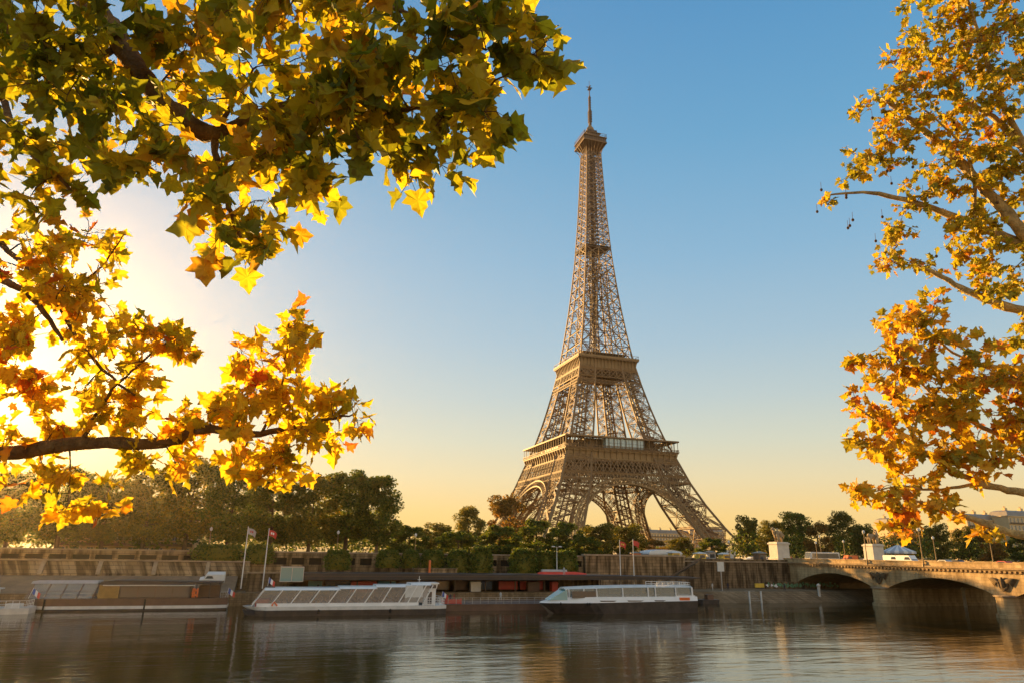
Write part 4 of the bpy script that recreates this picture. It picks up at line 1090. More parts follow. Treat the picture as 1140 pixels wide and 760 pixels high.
vehicle((at(836, 615, 177)[0], YB(177), 0.03), 0, 'car', 'white', 'white car left of the first horseman statue')
vehicle((at(853, 615, 178)[0], YB(178), 0.03), 0, 'car', 'offwhite', 'pale car half behind the first horseman statue')
vehicle((at(945, 615, 187)[0], YB(187), 0.03), 0, 'van', 'orange', 'orange van right of the pale coach')
vehicle((at(962, 615, 180)[0], YB(180), 0.03), 0, 'car', 'hull', 'dark car left of the right statue')
g = at(236, 650, 154); rampz = -6.3 + (154 - 148.5) * 2.9 / 9.5
v_ = vehicle((g[0], YB(153.5), -6.29 + 5.0 * 2.89 / 9.5), 0, 'van', 'white', 'white van on the ramp above the stern of the brown barge', 'vehicles on and around the bridge')
v_.scale = (0.85, 0.85, 0.85); v_.rotation_euler = (math.atan(2.89 / 9.5), 0, 0)
# ------------------------------------------------------------------ lamps, flags, masts
def lamp(loc, h, label, double=False, m='steel', group='street lamps'):
    o = empty('street_lamp', loc, label, 'lamp', group)
    b = MB(); b.lathe((0, 0, 0), [(0.26, 0), (0.26, 0.5), (0.13, 0.7), (0.1, h * 0.5), (0.07, h)], 8)
    b.build('post', M['iron_light'] if m == 'steel' else M[m], o)
    for sx in ((-1, 1) if double else (0,)):
        b = MB(); b.lathe((sx * 0.85, 0, h - (0.1 if double else 0)), [(0.06, 0), (0.26, 0.12), (0.34, 0.5), (0.2, 0.68), (0.05, 0.85)] if not double else [(0.45, 0), (0.45, 0.12), (0.2, 0.22)], 8)
        b.build('lantern', M['offwhite'], o)
    if double:
        b = MB(); b.span(-0.9, 0.9, -0.05, 0.05, h - 0.2, h - 0.08); b.build('crossarm', M['iron_light'], o)
for px, x, h, lab in ((965, -50, 7.0, 'tall lamp on the near bridge parapet left of the right statue'), (1027, -50, 7.2, 'tall lamp on the near bridge parapet right of the vans'), (1105, -17.5, 5.6, 'lamp on the far bridge parapet near the red car'),
                      (1042, -17.5, 6.4, 'thin lamp on the far parapet just right of the tall near lamp')):
    lamp((x, onroad(px, x), 0.2), h, lab)
for px, D, h, lab in ((940, 178, 6.0, 'lamp in front of the tall olive tree beyond the bridge'), (909, 176, 5.4, 'lamp right above the pale coach'), (914, 200, 8.0, 'taller lamp just behind the one above the coach'), (812, 172, 5.0, 'lamp right of the tower foot'),
                      (232, 172, 5.4, 'lamp under the trees left of the grey flag'), (375, 170, 5.2, 'lamp among the tree trunks right of the flagpoles'), (462, 170, 5.0, 'lamp at the right end of the tall tree row')):
    g = at(px, 612, D); lamp((g[0], g[1], 0), h, lab)
g = at(620, 636, 152.5); lamp((g[0], g[1], -2.6), 5.8, 'double headed lamp in front of the brownish hedge', True, 'offwhite')
def flagpole(px, ytop, ybot, D, m, label, zb, mark=None, group='flagpoles on the quay'):
    a = at(px, ybot, D); tp = at(px + 1, ytop, D); h = tp[2] - zb
    o = empty('flagpole', (a[0], a[1], zb), label, 'flagpole', group)
    b = MB(); b.lathe((0, 0, 0), [(0.11, 0), (0.10, h * 0.5), (0.06, h - 0.1), (0.09, h - 0.08), (0.09, h + 0.05), (0.02, h + 0.12)], 10); b.build('pole', M['polewhite'], o)
    nx, nz = 12, 6; b = MB(); vs = []; fs = []
    for j in range(nz + 1):
        for i in range(nx + 1):
            u, v = i / nx, j / nz
            vs.append((0.08 + 1.55 * u * (1 - 0.12 * v), 0.16 * math.sin(u * 6.0 + v * 1.4) * (0.3 + u), h - 0.15 - 1.15 * v - 0.75 * u * u - 0.05 * math.sin(u * 7)))
    for j in range(nz):
        for i in range(nx): fs.append((j * (nx + 1) + i, j * (nx + 1) + i + 1, (j + 1) * (nx + 1) + i + 1, (j + 1) * (nx + 1) + i))
    b.add(vs, fs); f = b.build('flag', M[m], o, smooth=True)
    if mark:
        b = MB()
        for i in (3, 4, 6, 7):
            for j in (2, 3): b.add([tuple(np.array(vs[(j + dj) * (nx + 1) + i + di]) + np.array([0, -0.02, 0])) for di, dj in ((0, 0), (1, 0), (1, 1), (0, 1))], [(0, 1, 2, 3)])
        b.build('flag_mark', M[mark], f)
flagpole(268, 586, 655, 150.5, 'greycloth', 'white pole with a grey flag, left of the pair behind the glazed boat', -5.7, 'red')
flagpole(292, 588, 655, 150.5, 'redcloth', 'white pole with a red flag, right of the pair behind the glazed boat', -5.7, 'whitecloth')
flagpole(691, 601, 643, 147.8, 'redcloth', 'flagpole with an orange red flag, left of the pair above the second boat', -6.3, 'yellow')
flagpole(706, 600, 643, 147.8, 'redcloth', 'flagpole with a plain red flag, right of the pair above the second boat', -6.3)
# ------------------------------------------------------------------ landing stage with long dark canopy
def X(px, D, y=650): return float(at(px, y, D)[0])
cx0, cx1 = X(311, 148), X(777, 146)
o = empty('landing_stage', (cx0, YB(147.5), -6.3), 'long landing stage with a thin dark canopy behind the white boats', 'shelter')
Lc = cx1 - cx0
def zc(py, px, D): return float(at(px, py, D)[2])
b = MB(); y0, y1 = -3.0, 4.5
b.loft([[(x, y0, t), (x, y1, t), (x, y1, u), (x, y0, u)] for x, t, u in ((0, 2.45, 3.7), (Lc * 0.3, 2.5, 3.75), (Lc * 0.75, 2.6, 3.5), (Lc * 0.97, 2.75, 3.2), (Lc, 3.05, 3.15))])
rf = b.build('canopy', M['canopyroof'], o)
b = MB(); b.span(-0.1, Lc * 0.97, y0 - 0.12, y0 - 0.003, 3.14, 3.24); b.build('gutter', M['iron_dark_and_shade'], rf)
for i in range(13):
    x = 1.5 + (Lc - 12) * i / 12; b = MB(); b.lathe((x, 0.5, 0), [(0.14, 0), (0.14, 2.5)], 8); b.build('column', M['iron_dark_and_shade'], o)
b = MB(); b.span(Lc * 0.02, Lc * 0.63, 4.0, 4.3, 0, 2.2); b.build('back_wall', M['brown'], o)
r_ = random.Random(3)
x = Lc * 0.06
i = 0
while x < Lc * 0.6:
    w = r_.uniform(2.0, 5.5); b = MB(); b.span(x, x + w, 3.9, 3.997, 0.3, 2.0); b.build('display_panel', M[r_.choice(['red', 'hull', 'steel', 'window', 'glassteal', 'brown', 'iron_dark_and_shade'])], o); x += w + r_.uniform(0.3, 2.0)
for a_, w, m in ((0.15, 5, 'red'), (0.42, 2.2, 'steel'), (0.56, 2.6, 'brown'), (0.62, 1.4, 'red')):
    b = MB(); b.span(Lc * a_, Lc * a_ + w, 1.5, 3.0, 0, 2.0); b.span(Lc * a_ - 0.1, Lc * a_ + w + 0.1, 1.4, 1.497, 1.5, 1.7); b.build('counter', M[m], o)
gk = empty('glass_kiosk', (X(311, 144.8), YB(144.1), -4.0), 'small blue glazed box on the left end of the dark canopy', 'kiosk')
b = MB(); b.span(0, 4.2, 0, 2.4, 0.0, 2.4); b.build('glazing', M['glassteal'], gk)
b = MB()
for x in (0, 2.1, 4.2): b.span(x - 0.06, x + 0.06, -0.06, -0.003, 0, 2.4)
b.span(-0.06, 4.26, -0.1, 2.5, 2.402, 2.55); b.span(-0.06, 4.26, -0.1, 2.5, -0.15, -0.003); b.build('frame', M['steel'], gk)
# floating pontoon between the boats
px0, px1 = X(470, 133), X(640, 133)
po = empty('pontoon', (px0, YB(131), WZ), 'low brown pontoon between the two white boats', 'pontoon')
b = MB(); b.span(0, px1 - px0, 0, 10, -0.6, 1.0); b.span(-0.1, px1 - px0 + 0.1, -0.1, 10, 1.002, 1.15); b.build('deck', M['brown'], po)
b = MB(); n = 20
for i in range(n + 1):
    x = (px1 - px0) * i / n; b.beam((x, 0.1, 1.15), (x, 0.1, 2.25), 0.06)
for z in (1.55, 1.9, 2.25): b.beam((0, 0.1, z), (px1 - px0, 0.1, z), 0.05)
b.build('railing', M['steel'], po)
b = MB(); b.span(3.6, 7.0, 0.25, 0.4, 1.25, 2.0); b.span(3.4, 3.6, 0.2, 0.45, 1.151, 2.15); b.span(7.0, 7.2, 0.2, 0.45, 1.151, 2.15); b.build('barrier_board', M['redcloth'], po)
g = at(478, 637, 150)
o = MB(); o.lathe((0, 0, 0), [(0.26, 0), (0.26, 2.7), (0.2, 2.85), (0.0, 2.9)], 10); q = o.build('marker_post', M['orange']); q.location = (g[0], YB(150), -2.9); q['label'] = 'orange post rising above the canopy in front of the hedges'; q['category'] = 'post'
b = MB(); b.span(0, 9.2, 0, 2.0, 0, 1.1); b.span(-0.15, 9.35, -0.15, 2.15, 1.102, 1.22); q = b.build('planter_box', M['wall_pale']); q.location = (X(459, 152), YB(150.3), -2.9); q['label'] = 'long stone planter on the terrace behind the orange post'; q['category'] = 'planter'
q = MB(); q.loft([[(x, -1.0 * s, 0), (x, 1.0 * s, 0), (x, 0.7 * s, 0.55 * t), (x, -0.7 * s, 0.55 * t)] for x, s, t in ((0, 0.3, 0.6), (1.0, 1, 1), (9, 1, 1), (11.5, 0.5, 0.4))])
q = q.build('awning', M['redcloth']); q.location = (X(597, 150), YB(149.0), -2.72); q['label'] = 'long low red awning on the canopy below the largest hedge'; q['category'] = 'awning'
b = MB(); b.loft([[(x, -0.8 * s, 0), (x, 0.8 * s, 0), (x, 0.5 * s, 0.45), (x, -0.5 * s, 0.45)] for x, s in ((0, 0.5), (0.6, 1), (5.4, 1), (6, 0.5))]); q = b.build('folded_cover', M['greycloth']); q.location = (X(601, 150), YB(149.0), -2.165); q['label'] = 'grey folded cover lying on the red awning'; q['category'] = 'cover'

# ------------------------------------------------------------------ boats
M['amber'] = mat('varnished wood', (0.30, 0.17, 0.04), 0.35, 0, 0.3, 1)
def hull(b, L_, W_, z0, z1, bow=4.0, stern=1.0, flare=0.25, sheer=0.0):
    secs = []
    for i in range(19):
        t = i / 18; x = L_ * t
        k = min(1.0, (x / bow) ** 0.6) if x < bow else 1.0
        if L_ - x < stern: k = 0.75 + 0.25 * (L_ - x) / stern
        k = max(k, 0.04); zt = z1 + sheer * max(0, 1 - x / (bow * 1.6)) ** 2
        y0, y1 = W_ / 2 - W_ / 2 * k, W_ / 2 + W_ / 2 * k; f_ = flare * (1 - k * 0.3)
        xo = x + (0.9 * (1 - k) if x < bow else 0)
        secs.append([(xo, y0 + f_, z0), (xo, y1 - f_, z0), (x, y1, zt), (x, y0, zt)])
    b.loft(secs)
def rail(b, pts, z0, z1, n, w=0.05, bars=2):
    for (xa, ya), (xb, yb) in zip(pts[:-1], pts[1:]):
        for i in range(n + 1):
            x, y = xa + (xb - xa) * i / n, ya + (yb - ya) * i / n; b.beam((x, y, z0), (x, y, z1), w)
        for k in range(bars): z = z0 + (z1 - z0) * (k + 1) / bars; b.beam((xa, ya, z), (xb, yb, z), w)
def tricolour(parent, x, y, z, s=1.0, lean=0.25):
    b = MB(); b.tube([(x, y, z), (x + lean * s, y, z + 1.6 * s)], 0.035, 6); st = b.build('flagstaff', M['polewhite'], parent)
    for k, m in enumerate(('blue', 'whitecloth', 'redcloth')):
        b = MB(); x0 = x + lean * s - 0.02 - 0.38 * s * (2 - k) if lean > 0 and False else x + lean * s + 0.38 * s * k
        dz = -0.28 * s * k
        b.add([(x0, y - 0.03 * k, z + 1.55 * s + dz), (x0 + 0.38 * s, y - 0.05, z + 1.55 * s + dz - 0.28 * s), (x0 + 0.30 * s, y - 0.05, z + 0.7 * s + dz - 0.28 * s), (x0 - 0.08 * s, y, z + 0.7 * s + dz)], [(0, 1, 2, 3)])
        b.build('flag_stripe', M[m], st)
def ringb(b, c, r0, r1, n=16):
    b.tube([(c[0] + r0 * math.cos(t), c[1], c[2] + r0 * math.sin(t)) for t in [2 * math.pi * k / n for k in range(n + 1)]], r1, 6)
# boat with slanting glazing
bx0, bx1 = X(268, 125, 683), X(497, 125, 683); L_ = bx1 - bx0; W_ = 6.4
gb = empty('sightseeing_boat', (bx0, YB(124.6), WZ), 'long white glazed sightseeing boat with slanting window bars and a wheelhouse at its right end', 'boat', 'sightseeing boats')
b = MB(); hull(b, L_, W_, -0.6, 0.9, 3.5); b.build('hull', M['hull'], gb)
b = MB(); hull(b, L_, W_ + 0.1, 0.905, 1.45, 3.5, flare=0.0); rb = b.build('deck_rim', M['offwhite'], gb)
rb.location = (0, -0.05, 0)
b = MB(); b.span(2.2, L_ - 5, 0.45, W_ - 0.45, 1.455, 1.95); b.build('cabin_coaming', M['white'], gb)
segs = [(2.3, 14.3, 3.95), (14.3, 20.4, 4.15), (20.4, 26.4, 4.42), (26.4, L_ - 4.0, 4.72)]
for k, (x0, x1, z) in enumerate(segs):
    b = MB(); b.loft([[(x, 0.5, z), (x, W_ - 0.5, z), (x, W_ - 1.1, z + 0.34), (x, 1.1, z + 0.34)] for x in (x0 + 0.9, x1 + 1.1)]); b.build('roof', M['white'], gb)
    b = MB(); b.add([(x0 if k else 1.9, 0.52, 1.95), (x1, 0.52, 1.95), (x1 + 1.0, 0.62, z), (x0 + 1.0, 0.62, z)], [(0, 1, 2, 3)]); b.build('side_glazing', M['glass'], gb); b = MB()
    b.add([(x0 if k else 1.9, W_ - 0.52, 1.95), (x1, W_ - 0.52, 1.95), (x1 + 1.0, W_ - 0.62, z), (x0 + 1.0, W_ - 0.62, z)], [(0, 1, 2, 3)]); b.build('side_glazing', M['glass'], gb)
b = MB(); b.add([(1.0, 1.2, 1.5), (1.0, W_ - 1.2, 1.5), (3.3, W_ - 0.7, 3.95), (3.3, 0.7, 3.95)], [(0, 1, 2, 3)]); b.build('front_glazing', M['glass'], gb)
mus = [1.4, 4.3, 7.2, 10.2, 13.2, 16.2, 19.2, 22.1, 25.0, 26.6, 28.2, 29.4]
for i, x in enumerate(mus):
    z = 3.95 if x < 14 else 4.15 if x < 20 else 4.42 if x < 26 else 4.72
    for y in (0.46, W_ - 0.46):
        b = MB(); b.beam((x, y, 1.5), (x + 1.75, y + (0.1 if y < 3 else -0.1), z + 0.02), 0.2, 0.16); b.build('window_bar', M['white'], gb)
for i in range(22):
    b = MB(); x = 4.0 + i * 1.15
    b.span(x, x + 0.5, 1.0, 2.6, 1.46, 2.3); b.span(x + 0.42, x + 0.55, 1.0, 2.6, 2.3, 2.75); b.span(x, x + 0.5, 3.6, 5.4, 1.46, 2.3); b.span(x + 0.42, x + 0.55, 3.6, 5.4, 2.3, 2.75)
    b.build('seat_row', M['greycloth' if i % 3 else 'brown'], gb)
b = MB(); b.span(2.0, 4.2, 1.0, 5.4, 1.46, 2.5); b.build('bow_bench', M['red'], gb)
wx = L_ - 4.1
b = MB(); b.span(wx, wx + 2.3, 1.6, 4.8, 1.455, 4.1); b.loft([[(x, 1.5, z), (x2, 1.5, z), (x2, 4.9, z), (x, 4.9, z)] for x, x2, z in ((wx - 0.1, wx + 2.4, 4.102), (wx - 0.3, wx + 2.6, 4.9))]); wh = b.build('wheelhouse', M['white'], gb)
b = MB(); b.span(wx - 0.5, wx + 2.8, 1.3, 5.1, 4.902, 5.1); b.build('wheelhouse_roof', M['white'], wh)
b = MB(); b.span(wx - 0.05, wx + 2.3, 1.42, 1.495, 4.2, 4.75); b.build('wheelhouse_window', M['window'], wh)
b = MB(); b.span(wx + 0.9, wx + 1.6, 1.52, 1.598, 1.6, 3.6); b.build('door', M['window'], wh)
b = MB(); b.span(wx - 3.3, wx - 0.2, 0.55, 0.62, 1.96, 4.7); b.build('stern_partition', M['offwhite'], gb)
b = MB(); rail(b, [(wx, 0.25), (L_ - 0.4, 0.25), (L_ - 0.4, W_ - 0.25), (wx, W_ - 0.25)], 1.45, 2.7, 8, 0.06, 3); b.build('stern_railing', M['white'], gb)
b = MB(); b.beam((wx - 0.6, 2.5, 5.0), (wx - 0.6, 2.5, 6.2), 0.08); b.beam((wx - 0.9, 2.5, 5.6), (wx - 0.3, 2.5, 5.6), 0.06); b.build('mast', M['white'], gb)
b = MB(); b.tube([(4.6, 0.38, 1.6), (4.9, 0.38, 2.2), (5.4, 0.38, 1.6)], [0.16, 0.12, 0.16], 6); b.build('warning_marker', M['orange'], gb)
b = MB(); b.span(3.2, 4.8, 2.6, 3.4, 4.295, 4.5); b.build('roof_hatch', M['hull'], gb)
tricolour(gb, 3.6, 2.6, 4.5, 0.9, 0.1); tricolour(gb, L_ - 0.5, 3.0, 2.2, 0.9, 0.3)
for x in (12, 23.8):
    b = MB(); b.lathe((x, -0.12, 0.3), [(0.05, 0), (0.2, 0.1), (0.2, 0.6), (0.05, 0.7)], 8); b.build('fender', M['tyre'], gb)
# sleek boat
bx0, bx1 = X(607, 121, 683), X(777, 121, 683); L_ = bx1 - bx0; W_ = 6.2
sb = empty('sightseeing_boat', (bx0, YB(120.8), WZ), 'sleek white boat with a teal windscreen and pointed bow to the left of its cabin', 'boat', 'sightseeing boats')
b = MB(); secs = []
for i in range(20):
    t = i / 19; x = L_ * t; k = max(0.04, min(1, (x / 8.5) ** 0.62)); kb = max(0.02, min(1, max(0, (x - 2.6)) / 9.5) ** 0.7)
    zt = 1.9 - 0.5 * math.exp(-((t - 0.55) / 0.35) ** 2) * 0 + 0.35 * t; zb = -0.6
    secs.append([(x + 2.4 * (1 - t) ** 3, W_ / 2 - W_ / 2 * kb * 0.9, zb), (x + 2.4 * (1 - t) ** 3, W_ / 2 + W_ / 2 * kb * 0.9, zb), (x, W_ / 2 + W_ / 2 * k, zt - 0.1 + 0.0), (x, W_ / 2 - W_ / 2 * k, zt - 0.1)])
b.loft(secs); b.build('hull', M['hull'], sb)
def yb_(x): return W_ / 2 - W_ / 2 * max(0.04, min(1, (x / 8.5) ** 0.62))
b = MB(); secs = []
for i in range(20):
    t = i / 19; x = L_ * t; z = 1.802 + 0.35 * t; g_ = yb_(x); hgt = 0.25 + 0.75 * min(1, x / 5.0) - 0.35 * max(0, t - 0.3)
    secs.append([(x, g_ - 0.04, z), (x, W_ - g_ + 0.04, z), (x + 0.1, W_ - g_ - 0.25, z + hgt), (x + 0.1, g_ + 0.25, z + hgt)])
b.loft(secs); b.build('topsides', M['white'], sb)
def roofz(t): return 4.15 + 0.45 * math.sin(min(1, max(0, (t - 0.12) / 0.6)) * 1.57) - 0.1 * t
b = MB(); secs = []
for i in range(16):
    t = 0.14 + 0.84 * i / 15; x = L_ * t; g_ = max(yb_(x), 0) + 0.55; z = roofz(t)
    secs.append([(x, g_, z), (x, W_ - g_, z), (x, W_ - g_ - 0.7, z + 0.3), (x, g_ + 0.7, z + 0.3)])
b.loft(secs); b.build('roof', M['offwhite'], sb)
b = MB()
b.loft([[(x, yb_(x) + 0.5, 2.4), (x, W_ - yb_(x) - 0.5, 2.4), (x, W_ - yb_(x) - 0.65, roofz(x / L_)), (x, yb_(x) + 0.65, roofz(x / L_))] for x in np.linspace(L_ * 0.15, L_ * 0.975, 14)])
b.build('cabin_glazing', M['glass'], sb)
b = MB(); b.add([(L_ * 0.045, 1.9, 2.35), (L_ * 0.045, W_ - 1.9, 2.35), (L_ * 0.15, W_ - 1.3, roofz(0.14)), (L_ * 0.15, 1.3, roofz(0.14))], [(0, 1, 2, 3)]); b.add([(L_ * 0.045, 1.9, 2.35), (L_ * 0.15, 1.1, 2.35), (L_ * 0.15, 1.3, roofz(0.14))], [(0, 1, 2)]); b.build('windscreen', M['glassteal'], sb)
for i, t in enumerate((0.15, 0.165, 0.25, 0.33, 0.50, 0.67, 0.72, 0.86, 0.975)):
    x = L_ * t
    for s_i in (0, 1):
        y = yb_(x) + 0.44; y = y if not s_i else W_ - y
        b = MB(); b.beam((x, y, 2.3), (x - 0.12, y, roofz(t)), 0.22 if i not in (0, 8) else 0.34, 0.14); b.build('window_pillar', M['white'], sb)
b = MB(); b.span(L_ * 0.17, L_ * 0.325, 0.42, 0.46, 2.75, 3.9); b.build('tinted_window', M['glassdark'], sb)
for a_, c in ((0.34, 0.45), (0.52, 0.63), (0.7, 0.78)):
    b = MB(); b.prism([(L_ * a_, 2.32), (L_ * c, 2.28), (L_ * c - 0.6, 2.12), (L_ * a_ + 0.2, 2.12)], -0.05, 0.05, 'y'); b.build('hull_vent', M['window'], sb)
b = MB(); b.span(L_ * 0.875, L_ * 0.945, -0.04, 0.2, 2.25, 2.75); b.build('orange_locker', M['orange'], sb)
b = MB(); b.span(L_ * 0.86, L_ * 0.99, 0.3, W_ - 0.3, 2.2, 3.1); b.build('stern_bulwark', M['white'], sb)
b = MB(); rail(b, [(L_ * 0.74, 0.9), (L_ * 0.97, 0.9), (L_ * 0.97, W_ - 0.9), (L_ * 0.74, W_ - 0.9)], 4.65, 5.4, 6, 0.07, 2)
for x in (0.74, 0.78, 0.82): b.beam((L_ * x - 1.2, 0.9, 4.7), (L_ * x + 0.6, 0.9, 5.4), 0.07)
b.build('roof_railing', M['white'], sb)
for x in (3.4, 8.1, 8.5):
    b = MB(); b.lathe((x, yb_(x) - 0.1, 1.5), [(0.05, 0), (0.13, 0.08), (0.13, 0.4), (0.05, 0.48)], 8); b.build('fender', M['tyre'], sb)
for i in range(16):
    b = MB(); x = L_ * 0.3 + i * 1.2; b.span(x, x + 0.5, 1.2, W_ - 1.2, 2.2, 3.1); b.build('seat_row', M['greycloth'], sb)
# brown barge
bx0, bx1 = X(24, 138, 676), X(252, 138, 676); L_ = bx1 - bx0; W_ = 6.0
bg_ = empty('barge', (bx0, YB(137.8), WZ), 'long brown barge with a white hull stripe, glazed left half and dark flat roof', 'barge')
b = MB(); hull(b, L_, W_, -0.6, 0.35, 3.0, 2.0); b.build('hull', M['hull'], bg_)
b = MB(); hull(b, L_, W_ + 0.06, 0.352, 0.85, 3.0, 2.0, flare=0.0); q = b.build('stripe', M['offwhite'], bg_); q.location = (0, -0.03, 0)
b = MB(); hull(b, L_, W_, 0.852, 2.0, 3.0, 2.0, flare=0.0); b.build('bulwark', M['brown'], bg_)
c0 = L_ * 0.01
b = MB(); b.add([(c0 - 0.4, 0.5, 2.0), (L_ * 0.31, 0.5, 2.0), (L_ * 0.33, 0.9, 4.3), (c0 + 0.8, 0.9, 4.3)], [(0, 1, 2, 3)]); b.build('glazed_front', M['glass'], bg_)
b = MB()
for i in range(5): b.beam((c0 + i * L_ * 0.077, 0.44, 2.0), (c0 + 0.7 + i * L_ * 0.077, 0.84, 4.35), 0.12)
b.beam((c0, 0.6, 3.2), (L_ * 0.32, 0.68, 3.2), 0.06); b.build('glazing_bars', M['brown'], bg_)
b = MB(); b.loft([[(x, 0.6, z), (x, W_ - 0.6, z), (x, W_ - 1.2, z + 0.35), (x, 1.2, z + 0.35)] for x, z in ((c0 + 0.2, 4.35), (L_ * 0.33, 4.4))]); b.build('front_roof', M['greycloth'], bg_)
b = MB(); b.span(L_ * 0.34, L_ * 0.44, 0.6, W_ - 0.6, 2.0, 4.1); b.build('entrance_cabin', M['amber'], bg_)
b = MB(); b.span(L_ * 0.441, L_ * 0.80, 0.7, W_ - 0.7, 2.0, 4.1); b.build('rear_cabin', M['hull'], bg_)
b = MB()
for i in range(4): b.span(L_ * (0.45 + 0.087 * i), L_ * (0.53 + 0.087 * i), 0.62, 0.697, 2.2, 3.9)
b.build('cabin_windows', M['glassdark'], bg_)
b = MB(); b.prism([(L_ * 0.33, 4.3), (L_ * 0.36, 4.75), (L_ * 0.42, 4.9), (L_ * 0.96, 4.65), (L_ * 0.96, 4.4), (L_ * 0.36, 4.15)], 0.2, W_ - 0.2, 'y'); b.build('flat_roof', M['canopyroof'], bg_)
b = MB(); b.beam((L_ * 0.36, 0.15, 4.1), (L_ * 0.82, 0.15, 4.1), 0.12, 0.16); b.build('roof_trim', M['offwhite'], bg_)
for x in (0.83, 0.9, 0.955):
    b = MB(); b.span(L_ * x - 0.08, L_ * x + 0.08, 0.3, 0.46, 2.0, 4.4); b.build('roof_post', M['hull'], bg_)
b = MB(); b.span(L_ * 0.835, L_ * 0.95, 3.0, 5.6, 2.0, 4.0); b.build('stern_cabin', M['brown'], bg_)
b = MB(); ringb(b, (L_ * 0.825, 0.35, 2.9), 0.42, 0.16); b.span(L_ * 0.825 - 0.5, L_ * 0.825 + 0.5, 0.52, 0.7, 2.1, 3.6); b.build('orange_float', M['orange'], bg_)
b = MB(); b.tube([(0.1 * L_, -0.05, 1.9), (0.1 * L_, -0.08, 0.2)], 0.14, 6); b.build('fender', M['tyre'], bg_)
b = MB(); b.tube([(0.58 * L_, -0.05, 1.9), (0.58 * L_, -0.08, 0.2)], 0.14, 6); b.build('fender', M['tyre'], bg_)
b = MB(); rail(b, [(L_ * 0.96, 0.3), (L_ * 0.995, 1.5), (L_ * 0.995, 4.5)], 2.0, 3.0, 3); b.build('stern_railing', M['steel'], bg_)
tricolour(bg_, 0.6, 0.4, 2.1, 1.0, 0.5); tricolour(bg_, L_ - 0.4, 0.8, 2.1, 1.0, 0.4)
# neighbour at the left edge
o = empty('moored_boat', (X(-60, 134, 676), YB(133.5), WZ), 'stern of a pale moored boat with ropes at the left edge beside the brown barge', 'boat')
L2_ = X(32, 134, 676) - X(-60, 134, 676)
b = MB(); hull(b, L2_, 5, -0.5, 0.9, 1.0, 2.5); b.build('hull', M['offwhite'], o)
b = MB(); b.span(1, L2_ - 5.5, 0.7, 4.3, 0.9, 3.6); b.span(0.6, L2_ - 5.0, 0.5, 4.5, 3.602, 3.8); b.build('cabin', M['offwhite'], o)
b = MB(); b.span(1.5, L2_ - 6, 0.62, 0.697, 1.9, 3.1); b.build('cabin_windows', M['window'], o)
b = MB(); rail(b, [(L2_ - 5.0, 0.2), (L2_ - 0.5, 0.6), (L2_ - 0.5, 4.4)], 0.9, 2.0, 5, 0.06, 2); b.build('railing', M['white'], o)
b = MB(); b.span(L2_ - 3.5, L2_ - 1.5, 1.2, 3.2, 0.902, 1.5); b.build('deck_box', M['offwhite'], o)
# small work boat hull right of the sleek boat
o = empty('work_boat', (X(779, 141, 680), YB(141), WZ), 'low dark work boat right of the sleek white boat', 'boat')
b = MB(); hull(b, 5.5, 2.4, -0.3, 0.9, 1.2, 0.8); b.build('hull', M['hull'], o)
b = MB(); b.span(2.6, 4.2, 0.6, 1.8, 0.902, 1.9); b.build('cuddy', M['brown'], o)

# ------------------------------------------------------------------ quay furniture on the right
g = at(841, 672, 142.2)
o = empty('ladder_frame', (g[0], YB(142.0), WZ), 'pale steel ladder frame on the sloping stone by the water', 'ladder')
for x in (-1.6, 1.6):
    b = MB(); b.span(x - 0.14, x + 0.14, -0.14, 0.14, -0.6, 2.6); b.build('post', M['offwhite'], o)
b = MB()
for k in range(6): b.span(-1.4, 1.4, 0.2 + k * 0.35, 0.28 + k * 0.35, 0.5 + k * 0.4, 0.56 + k * 0.4)
b.build('rungs', M['steel'], o)
for px, D, zt, lab in ((913, 145.5, 3.4, 'white mooring post under the left bridge arch'), (1003, 131, 3.6, 'pale post with a pyramid cap beside the first bridge pier'), (1074, 125, 3.6, 'pale post with a pyramid cap in the second bridge arch')):
    g = at(px, 668, D); o = empty('mooring_post', (g[0], YB(D), WZ), lab, 'post', 'mooring posts in the water')
    b = MB(); b.lathe((0, 0, 0), [(0.36, -1.5), (0.34, zt - 0.6), (0.34, zt)], 10); b.build('shaft', M['pedestal'], o)
    b = MB(); b.lathe((0, 0, zt), [(0.34, 0.002), (0.5, 0.2), (0.5, 0.4), (0.05, 0.8)], 8); b.build('cap', M['pedestal'], o)
b = MB(); r_ = random.Random(9)
g0, g1 = X(852, 158), X(932, 158)
x = g0
gr = empty('graffiti', (g0, YB(157.8), -6.3), 'green and white graffiti band along the foot of the wall by the bridge', 'graffiti')
bw = MB(); bw.span(0, g1 - g0 + 0.6, 0, 0.35, 0, 1.75); bw.build('low_wall', M['wall'], gr)
for k in range(34):
    b = MB(); x = (g1 - g0) * (k + r_.random() * 0.5) / 34; z = 0.25 + r_.random() * 0.5; h = 0.6 + r_.random() * 0.6; w = 0.35 + r_.random() * 0.5
    pts = [(x + w * 0.5 + w * (0.6 + 0.4 * math.sin(3 * t + k)) * math.cos(t), z + h / 2 + h / 2 * math.sin(t)) for t in [2 * math.pi * i / 12 for i in range(12)]]
    yy = -0.004 - 0.002 * (k % 3); b.prism(pts, yy - 0.002, yy, 'y'); b.build('painted_letter', M['spray'] if k > 5 or k % 2 else M['whitecloth'], gr)
b = MB(); b.span(-3.2, -0.5, 0, 0.35, 0.3, 1.3); b.build('yellow_panel', M['yellow'], gr)
for px, D, h, lab, m in ((804, 150, 6.0, 'tall grey sign mast on the quay left of the graffiti', 'offwhite'),):
    g = at(px, 655, D); o = empty('sign_mast', (g[0], YB(D), -6.3), lab, 'sign')
    b = MB(); b.span(-0.1, 0.1, -0.1, 0.1, 0, h - 1.6); b.build('post', M['steel'], o)
    b = MB(); b.span(-0.9, 0.9, -0.08, 0.08, h - 1.6, h + 0.6); b.build('board', M[m], o)
